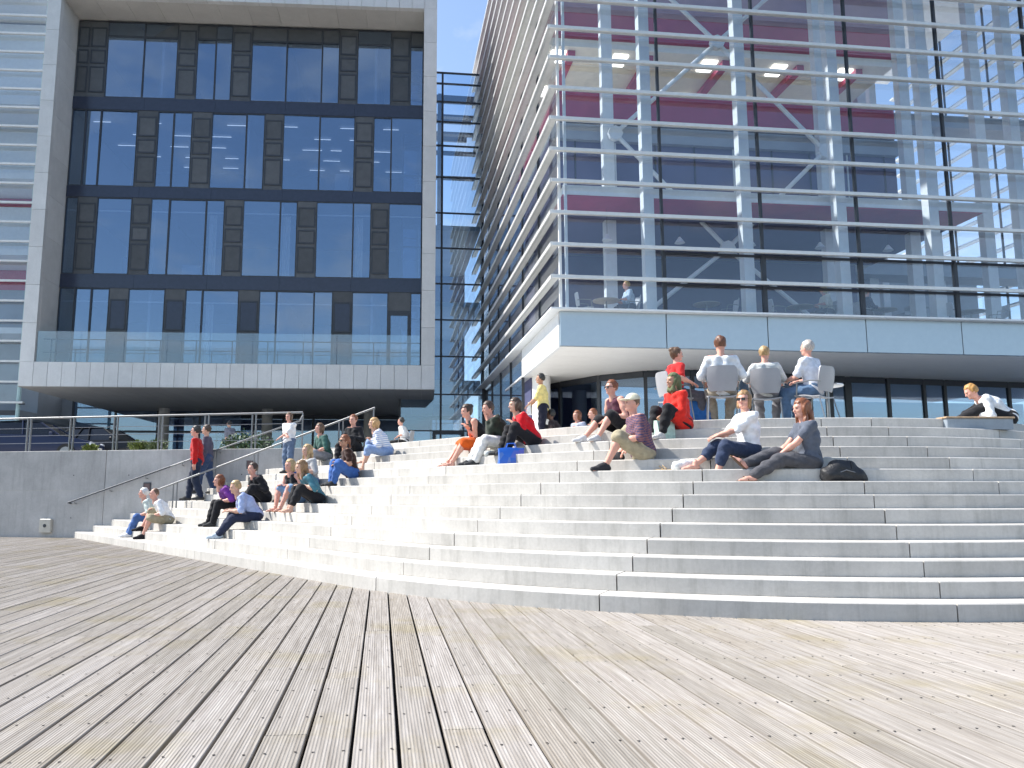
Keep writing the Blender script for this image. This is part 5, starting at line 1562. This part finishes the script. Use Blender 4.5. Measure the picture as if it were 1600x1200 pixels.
# ---- upstairs behind the glass: tables, chairs and a few diners (in the glass building's frame)
def gbp(x, y, z=ZF-0.02):
    p = GB0+UX*x+BX*y
    return (p[0], p[1], z)
UPG = 'diners upstairs behind the glass'
for i, (x, y, lab) in enumerate(((1.75, 1.4, 'cafe table behind the corner window upstairs'), (5.0, 1.5, 'cafe table behind the second upstairs window'), (8.1, 1.5, 'cafe table behind the third upstairs window'), (11.0, 1.6, 'cafe table behind the fourth upstairs window'), (14.0, 1.5, 'cafe table behind the rightmost upstairs window'))):
    table(gbp(x, y), lab, 0.42, 0.74, plain('cafe table top', (0.42, 0.38, 0.34), 0.4), 'upstairs cafe tables')
UC = plain('white cafe chair', (0.62, 0.63, 0.65), 0.4)
for x, y, yw, lab in ((1.05, 1.35, -95, 'white chair left of the corner table upstairs'), (5.75, 1.5, 85, 'white chair right of the second upstairs table'), (7.3, 1.5, -90, 'white chair left of the third upstairs table'), (13.2, 1.3, -80, 'white chair left of the rightmost upstairs table'), (14.8, 1.3, 75, 'white chair right of the rightmost upstairs table')):
    chair(gbp(x, y), yw+6.6, lab, 'upstairs cafe chairs', UC)
for x, y, yw, kw in ((2.55, 1.45, 92, dict(label='diner in pale blue at the corner table upstairs', shirt=(0.5, 0.6, 0.7), hair_s='short', hair_c=BLOND)),
                     (8.95, 1.3, 85, dict(label='pale-haired diner in cream by the third upstairs window', shirt=(0.75, 0.74, 0.62), hair_s='bob', hair_c=(0.6, 0.55, 0.4))),
                     (10.25, 1.5, -88, dict(label='diner in a dark jacket at the fourth upstairs window', shirt=(0.03, 0.03, 0.06), hair_s='short', hair_c=GREY, sleeve=0.9))):
    chair(gbp(x, y), yw+6.6, 'white chair under the '+kw['label'], 'upstairs cafe chairs', UC)
    kw.setdefault('sleeve', 0.5)
    p = gbp(x, y)
    person(kw.pop('label'), (p[0], p[1], p[2]+0.455), yw+6.6, group=UPG, leg_c=(0.1, 0.1, 0.12), skin_t='pink', lean=10, feet=[(0.12, 0.42, -0.455), (-0.12, 0.46, -0.455)], hands=[(0.15, 0.40, 0.30), (-0.15, 0.40, 0.30)], vox=0.022, **kw)

# ---- parked cars behind the wall railing
def car(loc, yaw, label, paint, estate=True):
    c = empty('parked_car', loc, R(yaw)); tag(c, label, 'car', 'cars parked behind the railing')
    # stations along the length (front at +y): y, half width, sill z, belt z
    st = [(-2.22, 0.70, 0.36, 0.80), (-2.12, 0.80, 0.26, 0.92), (-1.4, 0.87, 0.20, 0.95), (0.0, 0.88, 0.18, 0.93), (0.95, 0.87, 0.20, 0.93), (1.55, 0.85, 0.22, 0.84), (2.05, 0.76, 0.26, 0.72), (2.24, 0.60, 0.34, 0.60)]
    m = MB(); vs = []; n = 8
    for y, hw, z0, z1 in st:
        vs += [(-hw*0.9, y, z0), (-hw, y, z0+0.14), (-hw*1.0, y, (z0+z1)/2+0.05), (-hw*0.93, y, z1), (hw*0.93, y, z1), (hw, y, (z0+z1)/2+0.05), (hw, y, z0+0.14), (hw*0.9, y, z0)]
    fs = []
    for i in range(len(st)-1):
        for j in range(n):
            fs.append((i*n+j, (i+1)*n+j, (i+1)*n+(j+1) % n, i*n+(j+1) % n))
    fs += [tuple(range(n)), tuple(range((len(st)-1)*n+n-1, (len(st)-1)*n-1, -1))]
    m.add(vs, fs, True); m.build('body', paint, c)
    rs = [(-2.12 if estate else -1.75, 0.74, 0.93, 0.0), (-1.86 if estate else -1.1, 0.58, 1.38, 1), (-0.4, 0.60, 1.46, 1), (0.35, 0.58, 1.40, 1), (1.12, 0.76, 0.92, 0)]
    m = MB(); vs = []
    for y, hw, z, _ in rs:
        vs += [(-hw, y, z), (hw, y, z)]
    gm_ = MB()
    # roof, pillars
    m.add([(-0.58, rs[1][0], rs[1][2]), (0.58, rs[1][0], rs[1][2]), (0.60, -0.4, 1.46), (-0.60, -0.4, 1.46), (0.58, 0.35, 1.40), (-0.58, 0.35, 1.40)], [(0, 1, 2, 3), (3, 2, 4, 5)], True)
    for sx in (-1, 1):
        base = [(sx*0.80, rs[0][0]+0.05, 0.93), (sx*0.80, rs[0][0]+1.0, 0.95), (sx*0.81, -0.15, 0.94), (sx*0.78, 1.08, 0.93)]
        top = [(sx*0.585, rs[1][0], rs[1][2]-0.004), (sx*0.595, rs[1][0]+0.55, 1.42), (sx*0.605, -0.25, 1.455), (sx*0.585, 0.35, 1.396)]
        for p, q in zip(base, top): m.tube([p, q], 0.03, 6)
    m.build('roof', paint, c)
    for sx in (-1, 1):
        y0, y1, y2, y3 = rs[0][0]+0.1, rs[1][0]+0.05, 0.33, 1.02
        gm_.add([(sx*0.79, y0, 0.935), (sx*0.79, y3, 0.93), (sx*0.59, y2, 1.385), (sx*0.59, y1, 1.37)], [(0, 1, 2, 3) if sx > 0 else (3, 2, 1, 0)])
    gm_.add([(-0.76, 1.1, 0.925), (0.76, 1.1, 0.925), (0.575, 0.36, 1.39), (-0.575, 0.36, 1.39)], [(0, 1, 2, 3)])
    gm_.add([(-0.74, rs[0][0]+0.02, 0.935), (0.74, rs[0][0]+0.02, 0.935), (0.57, rs[1][0], 1.37), (-0.57, rs[1][0], 1.37)], [(3, 2, 1, 0)])
    gm_.build('window', plain('dark car glass', (0.012, 0.014, 0.018), 0.06), c)
    for sx in (-1, 1):
        for y in (-1.38, 1.36):
            m = MB(); m.tube([(sx*0.70, y, 0.31), (sx*0.895, y, 0.31)], 0.31, 20); w = m.build('wheel', plain('tyre rubber', (0.02, 0.02, 0.02), 0.8), c)
            m = MB(); m.tube([(sx*0.893, y, 0.31), (sx*0.905, y, 0.31)], 0.20, 16); m.build('rim', M_STEEL, w)
        m = MB(); m.bevbox((sx*0.60-0.13, 2.08, 0.58), (sx*0.60+0.13, 2.20, 0.70), 0.03); m.build('headlight', plain('lamp glass', (0.7, 0.72, 0.75), 0.1), c)
        m = MB(); m.bevbox((sx*0.62-0.12, -2.235, 0.62), (sx*0.62+0.12, -2.14, 0.84), 0.02); m.build('tail_light', plain('red lamp', (0.35, 0.01, 0.01), 0.2), c)
        m = MB(); m.bevbox((sx*0.90-0.07, 0.78, 0.92), (sx*0.90+0.07, 0.90, 1.04), 0.02); m.build('mirror', paint, c)
    m = MB(); m.box((-0.26, 2.235, 0.40), (0.26, 2.255, 0.51)); m.build('number_plate', plain('white plate', (0.75, 0.75, 0.73), 0.4), c)
    return c
def paintm(name, col):
    m = plain(name, col, 0.42, 0.0, 0.05, spec=0.3); b = m.node_tree.nodes['Principled BSDF']; b.inputs['Coat Weight'].default_value = 0.12; b.inputs['Coat Roughness'].default_value = 0.06
    return m
car((-16.2, 29.6, TERR), -82, 'dark blue estate car parked behind the left railing', paintm('dark blue car paint', (0.012, 0.02, 0.055)))
car((-15.0, 32.4, TERR), -96, 'black saloon car parked beyond the blue estate', paintm('black car paint', (0.012, 0.012, 0.014)), False)

# ---- low plants along the wall top
def plant(loc, label, h, n, col, seed):
    rs = random.Random(seed)
    p = empty('low_plant', loc); tag(p, label, 'plant', 'low plants along the wall top')
    m = MB()
    st = MB()
    for i in range(n):
        a = rs.uniform(0, 6.28); r_ = rs.uniform(0.02, h*0.8); z = rs.uniform(0.05, h)*(1-0.3*r_/h)
        base = V(r_*math.cos(a), r_*math.sin(a), z)
        d = V(math.cos(a)*rs.uniform(0.3, 1), math.sin(a)*rs.uniform(0.3, 1), rs.uniform(0.1, 1)); d /= np.linalg.norm(d)
        sd = np.cross(d, V(rs.uniform(-1, 1), rs.uniform(-1, 1), 1)); sd /= np.linalg.norm(sd)
        L = rs.uniform(0.06, 0.13); w = L*0.26
        m.add([base, base+d*L*0.5+sd*w, base+d*L, base+d*L*0.5-sd*w], [(0, 1, 2, 3)])
        if i % 6 == 0: st.tube([(0, 0, 0), base*0.6, base], 0.006, 4)
    m.build('foliage', col, p); st.build('stem', plain('green stem', (0.08, 0.10, 0.04), 0.7), p)
LF1 = plain('yellow-green leaves', (0.16, 0.20, 0.045), 0.6, 0, 0.3, 9); LF2 = plain('grey-green leaves', (0.12, 0.16, 0.07), 0.6, 0, 0.3, 9); LF3 = plain('dark green leaves', (0.04, 0.08, 0.03), 0.6, 0, 0.3, 9)
for t, lab, h, n, col in ((-0.05, 'yellow-green plant on the wall top in front of the black car', 0.24, 300, LF1), (1.55, 'loose yellow-green plant on the wall top right of the cars', 0.34, 330, LF1), (2.1, 'grey-green tuft on the wall top, rightmost of the low plants', 0.36, 360, LF2)):
    q = wp(t, -0.55, TERR); plant(q, lab, h, n, col, int(t*100)+3)
tb = empty('planted_shrub', (-8.4, 29.5, TERR)); tag(tb, 'dark green shrub growing beyond the railing under the overhang', 'shrub')
rs = random.Random(5); m = MB(); st = MB()
for i in range(1400):
    a = rs.uniform(0, 6.28); u_ = rs.uniform(-1, 1); rr_ = rs.random()**0.4
    c0 = V(1.0*rr_*math.sqrt(1-u_*u_)*math.cos(a), 0.6*rr_*math.sqrt(1-u_*u_)*math.sin(a), 0.55+0.5*rr_*u_*(1+0.2*math.sin(3*a)))
    d = V(rs.uniform(-1, 1), rs.uniform(-1, 1), rs.uniform(-0.3, 1)); d /= np.linalg.norm(d)
    sd = np.cross(d, V(rs.uniform(-1, 1), rs.uniform(-1, 1), 1)); sd /= np.linalg.norm(sd); L = rs.uniform(0.08, 0.16)
    m.add([c0, c0+d*L*0.5+sd*L*0.28, c0+d*L, c0+d*L*0.5-sd*L*0.28], [(0, 1, 2, 3)])
    if i % 60 == 0: st.tube([(0.2*math.cos(a), 0.2*math.sin(a), 0), c0*V(0.6, 0.6, 0.6), c0], [0.02, 0.012, 0.006], 5)
m.build('foliage', LF3, tb); st.build('stem', plain('brown bark', (0.08, 0.055, 0.035), 0.8), tb)
